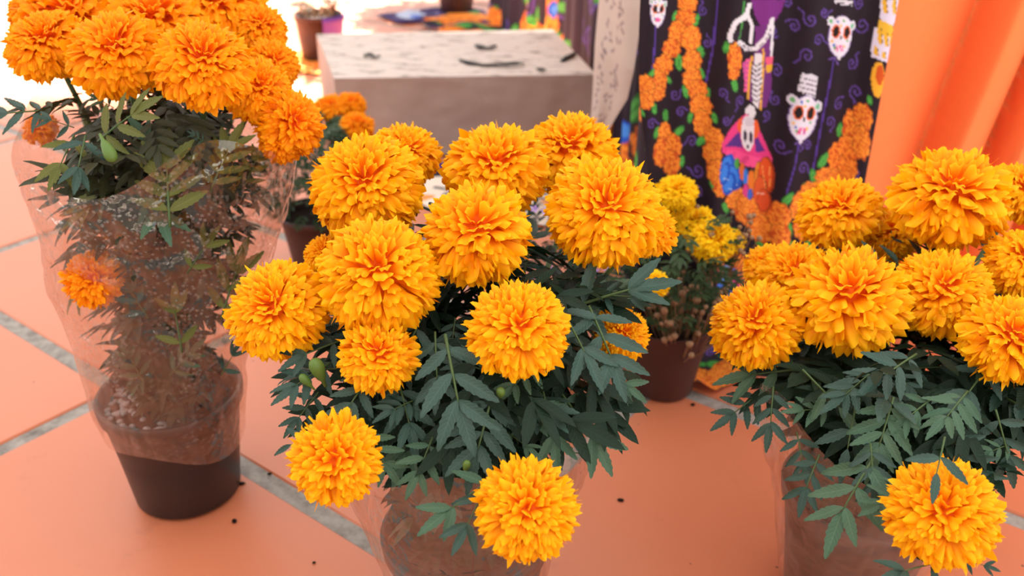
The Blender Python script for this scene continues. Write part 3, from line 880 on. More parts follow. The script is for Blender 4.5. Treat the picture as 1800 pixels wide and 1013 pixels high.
def leaf_plan(pairs, rr, spread=1.0):
    """rachis points and leaflet placements of a feather leaf of unit length lying along +X"""
    L = .60; out = []
    zc = lambda x: -.16 * x * x + .02
    for i in range(pairs):
        x = L * (.24 + .70 * i / max(1, pairs - 1)) if pairs > 1 else L * .6
        ln = (.34 + .10 * math.sin(math.pi * (i + .6) / (pairs + .2))) * rr.uniform(.88, 1.1)
        for s in (-1, 1):
            an = s * (R(62) - R(24) * i / max(1, pairs - 1)) * spread * rr.uniform(.88, 1.1)
            M = T((x + rr.uniform(-.015, .015), 0, zc(x))) @ Matrix.Rotation(an, 4, 'Z') @ Matrix.Rotation(rr.uniform(-.1, .32), 4, 'Y') @ Matrix.Rotation(s * rr.uniform(-.1, .45), 4, 'X') @ Matrix.Scale(ln, 4)
            out.append(M)
    out.append(T((L, 0, zc(L))) @ Matrix.Rotation(rr.uniform(-.12, .12), 4, 'Z') @ Matrix.Rotation(.22, 4, 'Y') @ Matrix.Scale(.44, 4))
    return [(L * t, 0, zc(L * t)) for t in np.linspace(0, 1, 6)], out


RACHIS = {}


def leaf(root, base, tip, normal, mat=None, pairs=3, seed=0, spread=1.0):
    mat = mat or M_LEAF; rr = random.Random(seed)
    pts, ms = leaf_plan(pairs, rr, spread)
    if 0 not in RACHIS:
        V, Fc = tube(pts, [.016, .014, .013, .012, .010, .008], 5); RACHIS[0] = build('rachis', V, Fc, M_STEM)
    base, tip = np.array(base), np.array(tip); L = float(np.linalg.norm(tip - base))
    l = obj('leaf', RACHIS[0], root, T(-np.array(root.location)) @ frame(base, tip - base, normal, L))
    me = leaflet_me(mat)
    for M in ms:
        obj('leaflet', me[rr.randrange(3)], l, M)
    return l


class Mass:
    """many low leaves joined as one piece"""
    def __init__(s):
        s.V, s.F, s.U, s.o = [], [], [], 0

    def add(s, M, arr):
        v, f, u = arr; A = np.array(M)
        s.V.append(v @ A[:3, :3].T + A[:3, 3]); s.F.append(f + s.o); s.U.append(u); s.o += len(v)

    def leaf(s, base, tip, normal, pairs, seed, spread=1.0):
        rr = random.Random(seed); pts, ms = leaf_plan(pairs, rr, spread)
        L = float(np.linalg.norm(np.array(tip) - np.array(base))); Fm = frame(base, np.array(tip) - np.array(base), normal, L)
        for M in ms:
            s.add(Fm @ M, LL)

    def obj(s, name, mat, root):
        V = np.vstack(s.V) - np.array(root.location)
        return obj(name, build(name, V, np.vstack(s.F), mat, True, uv=np.vstack(s.U)), root, kind='stuff')


def pot_parts(root, r, h, mat, soil=0.86, taper=0.76, lip=True):
    rb = r * taper
    prof = [(0.001, 0.001), (rb * .94, 0.001), (rb, .004), (rb + (r * .95 - rb) * .5, h * .5), (r * .95, h * .88)]
    prof += [(r * 1.0, h * .89), (r * 1.02, h * .985), (r * 1.0, h), (r * .95, h * .995)] if lip else [(r * .98, h * .98), (r, h), (r * .94, h)]
    prof += [(r * .90, h * .8), (rb * .9, h * .2)]
    V, Fc = lathe(prof, 56); obj('pot', build('pot', V, Fc, mat), root)
    zs = h * soil; rs_ = r * .92
    pr = [(0.001, zs + .004)] + [(rs_ * t, zs + .004 * (1 - t)) for t in (.2, .4, .6, .8, 1.0)]
    V, Fc = lathe(pr, 40); V = np.array(V); V[:, 2] += vnoise(V * 90, 4) * .003
    obj('soil', build('soil', V, Fc, M_SOIL), root)


def stem_to(root, soil, head, axis, rad=0.0032):
    a = Vector(soil); d = Vector(head); ax = Vector(axis).normalized()
    L = (d - a).length
    pts = bez(a, a + Vector((0, 0, L * .4)), d - ax * L * .35, d, 9)
    V, Fc = tube(pts, [rad * (1.15 - .4 * i / 8) for i in range(9)], 6)
    obj('stem', build('stem', np.array(V) - np.array(root.location), Fc, M_STEM), root)
    return pts


def bud(root, pos, axis, size):
    V, Fc = lathe([(.001, -1.6), (.10, -1.5), (.14, -1.0), (.30, -.7), (.42, -.2), (.46, .2), (.36, .55), (.16, .72), (.001, .76)], 12)
    obj('flower_bud', build('flower_bud', V, Fc, M_CALYX), root, T(-np.array(root.location)) @ zframe(pos, axis, 0, size))


def marigold(name, label, base, r, h, heads, leaves, kit, rnd_leaves, mass, seed, npet=18, soil_r=.6, leafmats=None, mass_mat=None):
    root = thing(name, label, 'plant', base)
    pot_parts(root, r, h, M_POT)
    rr = random.Random(seed); base = np.array(base)
    i = 0
    for (px, py, w, d, tilt, var) in heads:
        c = at(px, py, d); view = -ray(px, py); view /= np.linalg.norm(view)
        lat = np.array([1.0, 0, 0]) * tilt[0]
        ax = np.array([0, 0, 1.0]) * tilt[1] + view * (1 - tilt[1]) + lat; ax /= np.linalg.norm(ax)
        dia = w * d / F_PX
        flower_head(root, c, ax, dia, kit, var, rr.uniform(0, 6), npet, seed * 100 + i)
        an = rr.uniform(0, 6.28); s0 = base + np.array([math.cos(an) * r * .4 * rr.random(), math.sin(an) * r * .4 * rr.random(), h * .84])
        stem_to(root, s0, c - ax * dia * .42, ax, .0026 + .010 * dia)
        i += 1
    lm = leafmats or [M_LEAF]
    for (b, t, d0, d1, pairs) in leaves:
        p0, p1 = at(*b, d0), at(*t, d1); view = -ray(*b); view /= np.linalg.norm(view)
        nrm = view * .8 + np.array([rr.uniform(-.25, .25), 0, .55])
        leaf(root, p0, p1, nrm, lm[rr.randrange(len(lm))], pairs, seed * 1000 + i); i += 1
    cx, cy, z0, z1, rad = mass['c'][0], mass['c'][1], mass['z'][0], mass['z'][1], mass['r']
    def rand_leaf(k, rmin, rmax, Lr):
        an = rr.uniform(0, 6.28); z = rr.uniform(z0, z1); q = rr.uniform(rmin, rmax)
        prof = mass.get('prof', lambda t: 1.0)((z - z0) / (z1 - z0))
        p0 = np.array([cx + math.cos(an) * rad * q * prof, cy + math.sin(an) * rad * q * prof, z])
        L = rr.uniform(*Lr); dz = rr.uniform(-.7, .45)
        an2 = an + rr.uniform(-.6, .6)
        dirv = np.array([math.cos(an2), math.sin(an2), dz]); dirv /= np.linalg.norm(dirv)
        nrm = np.array([math.cos(an2) * .5, math.sin(an2) * .5, 1.0]) + np.array([rr.uniform(-.4, .4), rr.uniform(-.5, .2), 0])
        return p0, p0 + dirv * L, nrm
    def covers(*P):
        for p in P:
            x, y = project(*p); dd = p[1] * CT - (p[2] - CAM_H) * ST
            for (hx, hy, w, d, tl, vr) in heads:
                if (x - hx) ** 2 + (y - hy) ** 2 < (.56 * w) ** 2 and dd < d + .02:
                    return True
        return False
    def pokes(p):
        srf = mass['sleeve']; z = p[2]
        return z < srf[-1][0] + .01 and math.hypot(p[0] - base[0] - np.interp(z, [q[0] for q in srf], [q[2] if len(q) > 2 else 0 for q in srf]), p[1] - base[1]) > np.interp(z, [q[0] for q in srf], [q[1] for q in srf]) * .9
    k = 0; tries = 0
    while k < rnd_leaves and tries < 900:
        tries += 1
        p0, p1, nrm = rand_leaf(k, .35, .72, mass['L'])
        if covers(p0, (p0 + p1) / 2, p1) or pokes(p0 * .2 + p1 * .8):
            continue
        k += 1
        leaf(root, p0, p1, nrm, lm[rr.randrange(len(lm))], rr.choice((2, 3, 3)), seed * 2000 + k)
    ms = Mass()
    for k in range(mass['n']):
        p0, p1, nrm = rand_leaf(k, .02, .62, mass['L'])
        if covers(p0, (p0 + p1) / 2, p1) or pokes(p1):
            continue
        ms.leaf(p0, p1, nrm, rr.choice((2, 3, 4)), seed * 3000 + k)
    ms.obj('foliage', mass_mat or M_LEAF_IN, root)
    return root


# ------------------------------------------------------------------ plastic sleeves
def sleeve(name, label, base, prof, mat, seed, front_dip=0.0, flat=0.86, yaw=0.0, amp=0.05, low_wave=0.012):
    """prof: (z, rx, dx, dy) from the bottom edge to the top edge"""
    nphi, nz = 150, 90
    prof = np.array(prof); t = np.linspace(0, 1, nz); zi = prof[0, 0] + (prof[-1, 0] - prof[0, 0]) * t
    ph = np.linspace(0, 2 * np.pi, nphi, endpoint=False)
    PH, TT = np.meshgrid(ph, t)
    rg = np.random.default_rng(seed)
    ztop = prof[-1, 0] + 0.018 * np.sin(PH * 2 + seed) + 0.012 * np.sin(PH * 5 + 2 * seed) - front_dip * (0.5 - 0.5 * np.sin(PH))
    zbot = prof[0, 0] + low_wave * np.sin(PH + 1.0 + seed) + low_wave * .5 * np.sin(PH * 3)
    Z = zbot + (ztop - zbot) * TT
    rx = np.interp(Z, prof[:, 0], prof[:, 1]); dx = np.interp(Z, prof[:, 0], prof[:, 2]); dy = np.interp(Z, prof[:, 0], prof[:, 3])
    k = np.clip((Z - prof[0, 0]) / (prof[-1, 0] - prof[0, 0]), 0, 1)
    c, s = np.cos(PH), np.sin(PH)
    e = 1.0 - 0.0 * k
    X = rx * np.sign(c) * np.abs(c) ** e; Y = rx * (1 - (1 - flat) * np.clip(k * 2, 0, 1)) * np.sign(s) * np.abs(s) ** e
    disp = np.zeros_like(Z)
    for q in range(7):
        m = rg.integers(3, 15); disp += rg.uniform(.3, 1) / (1 + m * .12) * np.abs(np.sin(m * PH / 2 + rg.uniform(-9, 9) * Z * 3 + rg.uniform(0, 6))) - .3 / (1 + m * .12)
    pn = np.stack([X, Y, Z], -1).reshape(-1, 3)
    cr = (np.abs(vnoise(pn * 22 + seed, seed)) * 1.2 + np.abs(vnoise(pn * 52 + seed, seed + 1)) * .5).reshape(Z.shape)
    a = amp * (.12 + .88 * np.clip(k * 1.6, 0, 1))
    f = 1 + a * disp * .8 + a * (cr - .4) * .9
    X, Y = X * f, Y * f
    cy, sy_ = math.cos(yaw), math.sin(yaw)
    P = np.stack([X * cy - Y * sy_ + dx, X * sy_ + Y * cy + dy, Z], -1).reshape(-1, 3)
    i = np.arange(nz - 1)[:, None] * nphi + np.arange(nphi)[None, :]; j = np.arange(nz - 1)[:, None] * nphi + (np.arange(nphi)[None, :] + 1) % nphi
    Fc = np.stack([i, j, j + nphi, i + nphi], -1).reshape(-1, 4)
    return thing(name, label, 'wrapper', base, me=build(name, P, Fc, mat))


# ------------------------------------------------------------------ the three large marigolds
# heads: px, py, width px, distance, (sideways, up share), variant
cb = np.array([-0.040, 0.625, 0.0])
center_heads = [
    (645, 330, 200, .78, (-.15, .45), 0), (712, 272, 122, .85, (.1, .6), 1), (872, 300, 180, .81, (-.05, .55), 1), (1003, 272, 165, .87, (.0, .62), 3),
    (1062, 372, 205, .75, (.1, .42), 0), (1140, 402, 100, .80, (.35, .4), 2), (838, 410, 188, .715, (-.05, .45), 2), (666, 486, 218, .69, (-.05, .40), 3),
    (490, 545, 182, .70, (-.35, .35), 0), (911, 580, 176, .65, (.0, .34), 1), (664, 626, 136, .67, (.05, .5), 2), (590, 808, 158, .625, (-.1, .10), 2),
    (926, 896, 178, .60, (.0, .12), 1), (1092, 588, 100, .78, (.3, .3), 3), (572, 446, 76, .80, (-.2, .6), 1)]
center_leaves = [
    ((1035, 540), (1105, 690), .70, .66, 3), ((1000, 545), (1180, 478), .74, .70, 2), ((868, 690), (820, 856), .66, .62, 4), ((765, 585), (770, 718), .68, .65, 2),
    ((655, 655), (590, 745), .68, .64, 3), ((580, 640), (478, 700), .69, .66, 3), ((560, 690), (500, 765), .69, .67, 3), ((955, 690), (985, 822), .68, .65, 2),
    ((980, 685), (1088, 825), .70, .68, 2), ((700, 670), (735, 800), .68, .65, 3), ((870, 840), (738, 930), .63, .60, 2), ((852, 860), (800, 968), .62, .59, 2),
    ((800, 560), (790, 640), .72, .70, 4), ((1040, 640), (1140, 700), .72, .71, 2), ((760, 770), (720, 870), .66, .63, 3), ((600, 600), (492, 636), .70, .67, 2),
    ((940, 640), (880, 700), .68, .65, 3), ((1050, 520), (1150, 520), .74, .72, 2), ((890, 760), (950, 800), .66, .64, 2), ((740, 560), (680, 690), .70, .67, 3),
    ((950, 520), (1010, 620), .72, .70, 3), ((870, 660), (770, 620), .69, .67, 3), ((640, 760), (700, 850), .66, .64, 3), ((560, 760), (480, 795), .66, .65, 1),
    ((960, 790), (1060, 800), .69, .70, 2), ((740, 700), (660, 730), .68, .65, 4), ((900, 690), (960, 760), .67, .65, 3)]
marigold('potted_marigold', 'bushy marigold in the middle front, a dozen orange pompom heads over dark leaves', cb, .073, .135, center_heads, center_leaves, KIT,
         12, dict(sleeve=[(.02, .062), (.135, .079), (.20, .094), (.265, .110)], c=(cb[0] + .01, cb[1] + .03), z=(.16, .37), r=.15, n=700, L=(.06, .095), prof=lambda t: min(1.0, .30 + 1.7 * t) * (1.0 if t < .8 else 1.6 - .75 * t)), 5, 18, leafmats=[M_LEAF, M_LEAF, M_LEAF_PALE, M_LEAF])
root_c = [o for o in COL.objects if o.name == 'potted_marigold'][0]
bud(root_c, at(558, 648, .67), (-.2, -.2, 1), .012); bud(root_c, at(880, 690, .645), (0, -.6, 1), .007); bud(root_c, at(536, 668, .67), (-.5, 0, .7), .007)
bud(root_c, at(820, 818, .63), (.2, -.3, 1), .006)

rb = np.array([0.325, 0.680, 0.0])
right_heads = [
    (1478, 376, 146, .92, (-.1, .66), 1), (1670, 347, 196, .84, (.0, .6), 2), (1795, 340, 120, .90, (.2, .6), 0), (1568, 412, 100, .92, (-.1, .5), 3),
    (1802, 468, 138, .80, (.2, .5), 0), (1352, 470, 90, .93, (-.3, .6), 2), (1398, 486, 130, .88, (-.2, .6), 1), (1492, 527, 204, .78, (-.03, .62), 2),
    (1655, 515, 170, .79, (.05, .52), 1), (1330, 571, 160, .80, (-.25, .5), 1), (1775, 596, 160, .72, (.1, .45), 2), (1657, 902, 190, .62, (.0, .22), 1)]
right_leaves = [
    ((1420, 650), (1262, 660), .80, .79, 3), ((1340, 690), (1255, 750), .80, .78, 3), ((1360, 680), (1350, 790), .76, .74, 3), ((1410, 650), (1520, 760), .74, .72, 1),
    ((1540, 650), (1450, 720), .72, .70, 4), ((1505, 710), (1480, 840), .72, .69, 1), ((1570, 700), (1530, 840), .70, .67, 4), ((1700, 690), (1640, 760), .70, .67, 4),
    ((1560, 640), (1620, 700), .74, .72, 3), ((1665, 760), (1750, 880), .70, .68, 3), ((1660, 770), (1640, 870), .62, .59, 1), ((1440, 800), (1400, 900), .72, .70, 3),
    ((1540, 800), (1440, 960), .68, .65, 3), ((1530, 780), (1540, 900), .68, .66, 3), ((1750, 720), (1790, 860), .70, .69, 3), ((1600, 860), (1520, 900), .66, .64, 3),
    ((1650, 990), (1550, 1010), .62, .60, 2), ((1690, 985), (1760, 1000), .63, .62, 2), ((1590, 650), (1700, 640), .76, .75, 2), ((1740, 640), (1680, 720), .74, .70, 2),
    ((1560, 430), (1590, 405), .90, .90, 1), ((1590, 470), (1510, 440), .86, .84, 2), ((1720, 440), (1780, 420), .86, .85, 2), ((1460, 720), (1380, 720), .74, .73, 3),
    ((1400, 760), (1420, 850), .74, .72, 3), ((1640, 700), (1560, 760), .70, .68, 3), ((1780, 780), (1720, 800), .70, .69, 3)]
marigold('potted_marigold', 'bushy marigold cut off by the right side of the picture, in front of orange cloth', rb, .073, .135, right_heads, right_leaves, KIT,
         13, dict(sleeve=[(.02, .062), (.135, .082), (.19, .098), (.24, .112)], c=(rb[0] + .02, rb[1] + .02), z=(.14, .33), r=.15, n=700, L=(.06, .095), prof=lambda t: min(1.0, .32 + 1.6 * t) * (1.0 if t < .8 else 1.6 - .75 * t)), 7, 20, leafmats=[M_LEAF, M_LEAF, M_LEAF_PALE, M_LEAF])

lb = ground(333, 858); lb = np.array([lb[0], lb[1], 0.0])
left_heads = [
    (86, 82, 146, .86, (-.2, .6), 0), (207, 96, 168, .82, (-.1, .55), 1), (356, 116, 174, .80, (.05, .55), 0), (452, 160, 124, .85, (.25, .5), 3),
    (512, 218, 118, .85, (.4, .35), 2), (455, 52, 100, .96, (.2, .6), 3), (480, 112, 92, .93, (.3, .5), 1), (272, 52, 176, .91, (.0, .65), 3),
    (128, 38, 186, .94, (-.1, .65), 1), (385, 22, 170, .97, (.1, .65), 0), (62, 22, 90, 1.0, (-.2, .6), 3), (310, -18, 170, 1.03, (0, .7), 1), (190, -22, 170, 1.04, (0, .7), 3),
    (494, 250, 76, .845, (.3, .1), 2), (165, 490, 100, .86, (-.3, .1), 2), (72, 226, 60, .95, (-.4, .4), 2)]
left_leaves = [
    ((175, 250), (265, 165), .80, .77, 3), ((130, 225), (60, 200), .82, .80, 2), ((130, 240), (90, 320), .80, .76, 2), ((150, 240), (130, 330), .79, .76, 2), ((300, 400), (285, 215), .80, .80, 4),
    ((360, 250), (330, 230), .82, .81, 3), ((370, 340), (420, 210), .82, .82, 4), ((200, 190), (150, 160), .83, .82, 3), ((330, 480), (380, 400), .84, .83, 2), ((320, 620), (300, 500), .87, .86, 2),
    ((300, 300), (230, 200), .84, .82, 3), ((430, 330), (460, 250), .85, .84, 3), ((260, 560), (210, 480), .88, .86, 3), ((390, 560), (430, 420), .88, .87, 3), ((300, 660), (350, 600), .92, .90, 3), ((250, 670), (215, 600), .92, .90, 3),
    ((390, 660), (420, 600), .93, .92, 2)]
root_l = marigold('potted_marigold', 'tall marigold in a black pot on the left, wrapped in clear plastic', lb, .075, .135, left_heads, left_leaves, KIT_DEEP,
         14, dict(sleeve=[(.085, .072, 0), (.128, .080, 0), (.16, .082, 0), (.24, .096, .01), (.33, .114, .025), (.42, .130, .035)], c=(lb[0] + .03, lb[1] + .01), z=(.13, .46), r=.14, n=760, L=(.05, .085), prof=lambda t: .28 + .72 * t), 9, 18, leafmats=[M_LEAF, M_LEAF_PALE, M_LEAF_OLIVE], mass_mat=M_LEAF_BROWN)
bud(root_l, at(192, 268, .765), (.45, -.5, -.6), .012)
# white pebbles on its soil
pr = random.Random(8)
V, Fc = lathe([(.001, -.62), (.5, -.5), (.92, -.15), (.98, .1), (.7, .5), (.001, .66)], 9)
PEB = build('pebble', V, Fc, M_PEBBLE)
for k in range(70):
    an = pr.uniform(R(150), R(300)); q = (.35 + .55 * math.sqrt(pr.random())) * .072
    obj('pebble', PEB, root_l, T((q * math.cos(an), q * math.sin(an), .118 + pr.uniform(0, .004))) @ Matrix.Rotation(pr.uniform(0, 6), 4, 'Z') @ Matrix.Diagonal((pr.uniform(.003, .0052), pr.uniform(.0028, .004), .003, 1)))

sleeve('plastic_sleeve', 'clear speckled plastic sleeve around the tall marigold on the left', lb,
       [(.085, .072, 0, 0), (.128, .080, 0, 0), (.16, .082, .0, .0), (.24, .096, .01, .0), (.33, .116, .025, .005), (.43, .134, .035, .01)], M_FILM_DROPS, 3, .02, .84, R(-8), .07, .014)
sleeve('plastic_sleeve', 'clear plastic sleeve around the marigold in the middle front', cb,
       [(.02, .062, 0, 0), (.135, .079, 0, 0), (.20, .094, .0, -.005), (.285, .112, .005, -.008)], M_FILM, 5, .03, .95, R(5), .06, .004)
sleeve('plastic_sleeve', 'clear plastic sleeve around the marigold on the right', rb,
       [(.02, .062, 0, 0), (.135, .082, 0, 0), (.19, .098, 0, 0), (.25, .112, 0, 0)], M_FILM, 8, .02, .95, R(10), .06, .004)


# ------------------------------------------------------------------ small pots behind
def bush(root, c, rad, z0, z1, n, L, mat, seed, narrow=False):
    ms = Mass(); rr = random.Random(seed)
    for k in range(n):
        an = rr.uniform(0, 6.28); z = rr.uniform(z0, z1); t = (z - z0) / (z1 - z0)
        q = rad * math.sqrt(rr.random()) * (.55 + .6 * math.sin(math.pi * min(1, .15 + t * .8)))
        p0 = np.array([c[0] + q * math.cos(an), c[1] + q * math.sin(an), z])
        d = np.array([math.cos(an), math.sin(an), rr.uniform(-.3, 1.0)]); d /= np.linalg.norm(d)
        ms.leaf(p0, p0 + d * rr.uniform(*L), (math.cos(an) * .4, math.sin(an) * .4 - .3, 1), 3, seed * 77 + k, .8)
    return ms.obj('foliage', mat, root)


def small_heads(root, lst, kit, npet=0):
    for i, (px, py, w, d, tilt, var) in enumerate(lst):
        c = at(px, py, d); view = -ray(px, py); view /= np.linalg.norm(view)
        ax = np.array([tilt[0], 0, tilt[1]]) + view * (1 - tilt[1]); ax /= np.linalg.norm(ax)
        h = flower_head(root, c, ax, w * d / F_PX, kit, var, i * 1.3, npet, i)
        b = np.array(root.location) + np.array([0, 0, .08]); stem_to(root, b, c - ax * w * d / F_PX * .4, ax, .0018)


def seeds(root, c, rad, z0, z1, n, seed, size=.0026):
    rr = random.Random(seed); V0, F0 = lathe([(.001, -1), (.7, -.7), (1, 0), (.7, .7), (.001, 1)], 7); V0 = np.array(V0)
    PV, PF, o = [], [], 0
    for k in range(n):
        an = rr.uniform(0, 6.28); q = rad * math.sqrt(rr.random())
        p = np.array([c[0] + q * math.cos(an), c[1] + q * math.sin(an), rr.uniform(z0, z1)]); s = size * rr.uniform(.7, 1.3)
        PV.append(V0 * s + p); PF.append(np.array(F0) + o); o += len(V0)
        a, b = tube([(c[0] + q * .3 * math.cos(an), c[1] + q * .3 * math.sin(an), z0 - .03), tuple(p)], .0006, 3)
        a, b = np.array(a), [f for f in b if len(f) == 4]
        PV.append(a); PF.append(np.array(b) + o); o += len(a)
    return obj('dried_seed_heads', build('dried_seed_heads', np.vstack(PV) - np.array(root.location), np.vstack(PF), M_BEAD), root, kind='stuff')


# D: dark pot with small orange flowers, between the tall marigold and the box
p = ground(566, 462); d_root = thing('potted_french_marigold', 'small leafy plant with three small orange blooms in a dark pot before the box', 'plant', (p[0], p[1], 0))
pot_parts(d_root, .062, .095, M_POT_DARK)
bush(d_root, p, .062, .10, .235, 330, (.025, .045), M_LEAF_FINE, 21)
small_heads(d_root, [(582, 190, 58, 1.52, (-.1, .75), 2), (618, 184, 52, 1.55, (.1, .7), 2), (628, 222, 60, 1.48, (.2, .75), 2), (556, 196, 36, 1.55, (-.2, .75), 2)], KIT_DEEP)
# E: brown pot with yellow marigolds and dried seed heads in front of the printed cloth
p = ground(1166, 682); e_root = thing('potted_yellow_marigold', 'brown pot with small yellow marigolds and dried seed heads against the printed cloth', 'plant', (p[0], p[1], 0))
pot_parts(e_root, .056, .105, M_POT_BROWN, taper=.66, lip=False)
bush(e_root, p, .05, .11, .24, 150, (.025, .05), M_LEAF_FINE, 31)
seeds(e_root, (p[0] + .012, p[1] - .02), .058, .09, .165, 120, 4, .0036); seeds(e_root, (p[0] + .06, p[1]), .05, .19, .25, 30, 6, .0034)
small_heads(e_root, [(1190, 338, 72, 1.14, (0, .7), 1), (1252, 424, 82, 1.12, (.05, .6), 2), (1284, 424, 52, 1.16, (.2, .6), 2), (1222, 392, 70, 1.17, (0, .7), 2), (1150, 500, 52, 1.02, (-.1, .4), 2),
                     (1196, 370, 50, 1.17, (-.1, .6), 2), (1140, 490, 40, 1.05, (-.1, .5), 2)], KIT_YEL)
# lilac-flowered plant just behind the middle marigold
p = ground(958, 640); l_root = thing('potted_lilac_plant', 'dark leafy plant with tiny lilac flowers behind the middle marigold', 'plant', (p[0], p[1], 0))
pot_parts(l_root, .055, .09, M_POT_DARK)
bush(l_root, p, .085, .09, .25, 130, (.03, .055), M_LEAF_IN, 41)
V, Fc = [], []
for k in range(5):
    a = k * 2 * math.pi / 5
    o = len(V); V += [(0, 0, 0), (.6 * math.cos(a - .45), .6 * math.sin(a - .45), .3), (1.0 * math.cos(a), 1.0 * math.sin(a), .2), (.6 * math.cos(a + .45), .6 * math.sin(a + .45), .3)]
    Fc.append((o, o + 1, o + 2, o + 3))
LIL = build('lilac_flower', V, Fc, M_LILAC)
for (x, y, d) in [(940, 368, 1.08), (920, 352, 1.12), (958, 372, 1.1), (936, 486, .93), (966, 470, .95), (1046, 478, .93), (1066, 470, .95), (1040, 504, .92), (1000, 560, .9), (915, 545, .9), (1022, 580, .9), (930, 470, .96), (976, 345, 1.15), (905, 372, 1.06)]:
    obj('lilac_flower', LIL, l_root, T(-np.array(l_root.location)) @ zframe(at(x, y, d), -ray(x, y) + np.array([0, 0, .6]), x, .0055))
# F: purple and brown pot in plastic at the far left back, on a dark printed cloth
p = ground(566, 104); f_root = thing('potted_seedling', 'brown and purple pot in a plastic wrap behind the left end of the box', 'plant', (p[0], p[1], 0))
pot_parts(f_root, .070, .135, M_POT_DARK, taper=.8)
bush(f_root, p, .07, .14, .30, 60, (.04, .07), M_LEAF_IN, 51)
seeds(f_root, p, .06, .135, .155, 60, 8, .005)
prof = [(.0575, .004), (.071, .120), (.0745, .134), (.075, .12)]
nph = 16; V, Fc = [], []
for (r_, z_) in prof:
    for k in range(nph):
        a = R(-70) + R(85) * k / (nph - 1); V.append((r_ * math.cos(a), r_ * math.sin(a), z_))
for i in range(len(prof) - 1):
    for k in range(nph - 1):
        Fc.append((i * nph + k, i * nph + k + 1, (i + 1) * nph + k + 1, (i + 1) * nph + k))
V = [(x * 1.04, y * 1.04, z) for x, y, z in V]
obj('purple_band', build('purple_band', V, Fc, M_POT_PURPLE), f_root, label='purple side of the pot')
sleeve('plastic_sleeve', 'clear plastic sleeve loosely round the purple pot behind the box', (p[0] - .06, p[1] + .02, 0), [(.02, .03, .0, 0), (.10, .06, -.02, 0), (.20, .09, -.03, 0), (.36, .12, -.04, 0)], M_FILM, 11, .02, .9, 0, .08, .004)
# G: brown pot on the sunny floor
p = ground(803, 22); g_root = thing('potted_shrub', 'plain brown pot standing on dark printed cloth at the top of the picture', 'plant', (p[0], p[1], 0))
pot_parts(g_root, .070, .13, M_POT_DARK, taper=.82)
bush(g_root, p, .05, .13, .40, 60, (.06, .10), M_LEAF_FINE, 61)
bush(g_root, (p[0] - .10, p[1] + .20), .25, .34, .66, 900, (.08, .14), M_LEAF_FINE, 62)  # added foliage, out of view, set off-centre to shade the floor cloth


def floor_cloth(name, label, pts, seed, size=34, z=.006, paint=None):
    """an irregular cloth lying on the floor: pts is its outline"""
    pts = np.array([ground(*q)[:2] for q in pts]); c = pts.mean(0)
    m = 160; k = np.linspace(0, len(pts), m, endpoint=False); i = k.astype(int); f = (k - i)[:, None]
    ring = pts[i] * (1 - f) + pts[(i + 1) % len(pts)] * f
    rows = np.linspace(0, 1, 60)[::-1]
    P = (c + (ring[None] - c) * rows[:, None, None]).reshape(-1, 2)
    Z = z + .006 * (1 + vnoise(np.column_stack([P * 22, np.zeros(len(P))]), seed)) * np.repeat(np.clip((1 - rows) * 6, .1, 1), m)
    i0 = np.arange(59)[:, None] * m + np.arange(m)[None]; j0 = np.arange(59)[:, None] * m + (np.arange(m)[None] + 1) % m
    Fc = np.stack([i0, j0, j0 + m, i0 + m], -1).reshape(-1, 4)
    C = (paint or paint_random)(P[:, 0] * 1000, P[:, 1] * 1000, seed, 16, size)
    base = np.array([c[0], c[1], 0])
    return thing(name, label, 'cloth', base, me=build(name, np.column_stack([P, Z]) - base, Fc, M_CLOTH, True, col=C))


def paint_dark(x, y, seed, n, size):
    p = Paint(x, y, (62, 44, 92), 1); cx, cy = x.mean(), y.mean(); w, h = np.ptp(x), np.ptp(y)
    p.ell(cx - w * .25, cy + h * .1, w * .12, h * .2, (190, 196, 220)); p.ell(cx - w * .2, cy, w * .05, h * .08, (90, 120, 200))
    for a, b in ((.12, -.18), (.26, -.1), (.0, -.12), (.34, .0), (.18, .05)):
        p.leaf(cx + w * a + 30, cy + h * b + 40, 50, 1.0); p.flower(cx + w * a, cy + h * b, w * .13, h * .16)
    return p.out()


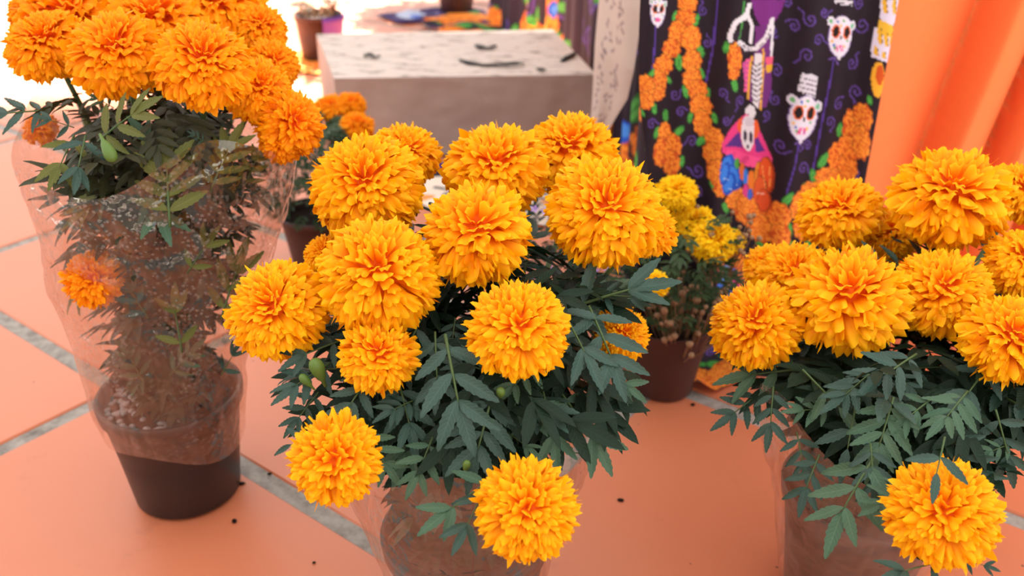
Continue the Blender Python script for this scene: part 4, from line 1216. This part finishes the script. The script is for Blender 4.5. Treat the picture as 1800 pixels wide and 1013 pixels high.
floor_cloth('printed_floor_cloth', 'dark printed cloth with orange flowers spread under the plain brown pot', [(660, 28), (770, 18), (850, 20), (868, 44), (810, 56), (760, 40), (700, 44)], 2, 60, .006, paint_dark)
floor_cloth('printed_floor_cloth', 'dark printed cloth under the purple pot at the left end of the box', [(516, 96), (560, 78), (610, 84), (606, 122), (560, 134), (520, 130)], 6, 40)


def paint_sheet(x, y, seed, n, size):
    p = Paint(x, y, (224, 206, 190), 1); x0, y0 = x.min(), y.min()
    p.put(y > y.max() - 70, (70, 36, 110)); p.put((y > y.max() - 100) & (y <= y.max() - 70), (40, 30, 44))
    r = random.Random(3)
    for k in range(30):
        a, b = r.uniform(x0, x.max()), r.uniform(y0, y.max() - 100)
        if k % 3 == 0:
            p.ell(a, b, 24, 14, (226, 140, 70))
        else:
            p.line([(a, b), (a + r.uniform(-40, 40), b + r.uniform(-14, 14))], 9, (60, 54, 64))
    return p.out()


floor_cloth('printed_paper_sheet', 'pale sheet with dark marks and a purple band on the floor before the box', [(690, 290), (900, 288), (980, 330), (960, 400), (760, 372), (700, 340)], 4, 30, .004, paint_sheet)

# a few bits of soil and leaf litter dropped on the tiles
V, Fc = lathe([(.001, -.2), (.8, -.1), (1, .1), (.5, .4), (.001, .5)], 6)
BIT = build('soil_crumb', V, Fc, M_SOIL)
for k, (x, y, s, sx_, lab) in enumerate([(422, 851, .0032, 2.2, 'dark sliver of litter just right of the left pot base'), (474, 834, .003, 1, 'greenish crumb on the grout right of the left pot'), (412, 917, .0028, 1.5, 'crumb on the tile in front of the left pot, nearer its right side'),
                              (1091, 880, .0030, 1.4, 'dark crumb on the tile right of the middle marigold'), (1218, 712, .003, 1.3, 'dark crumb on the tile beside the end of the printed cloth hem'), (332, 899, .002, 1.6, 'small dark crumb at the front foot of the left pot'),
                              (552, 990, .002, 1.0, 'small crumb on the tile left of the middle plastic sleeve')]):
    g = ground(x, y); o = thing('soil_crumb', lab, 'crumb', (g[0], g[1], .0004), 'crumbs on the floor tiles', BIT)
    o.scale = (s * sx_, s, s); o.rotation_euler = (0, 0, k)
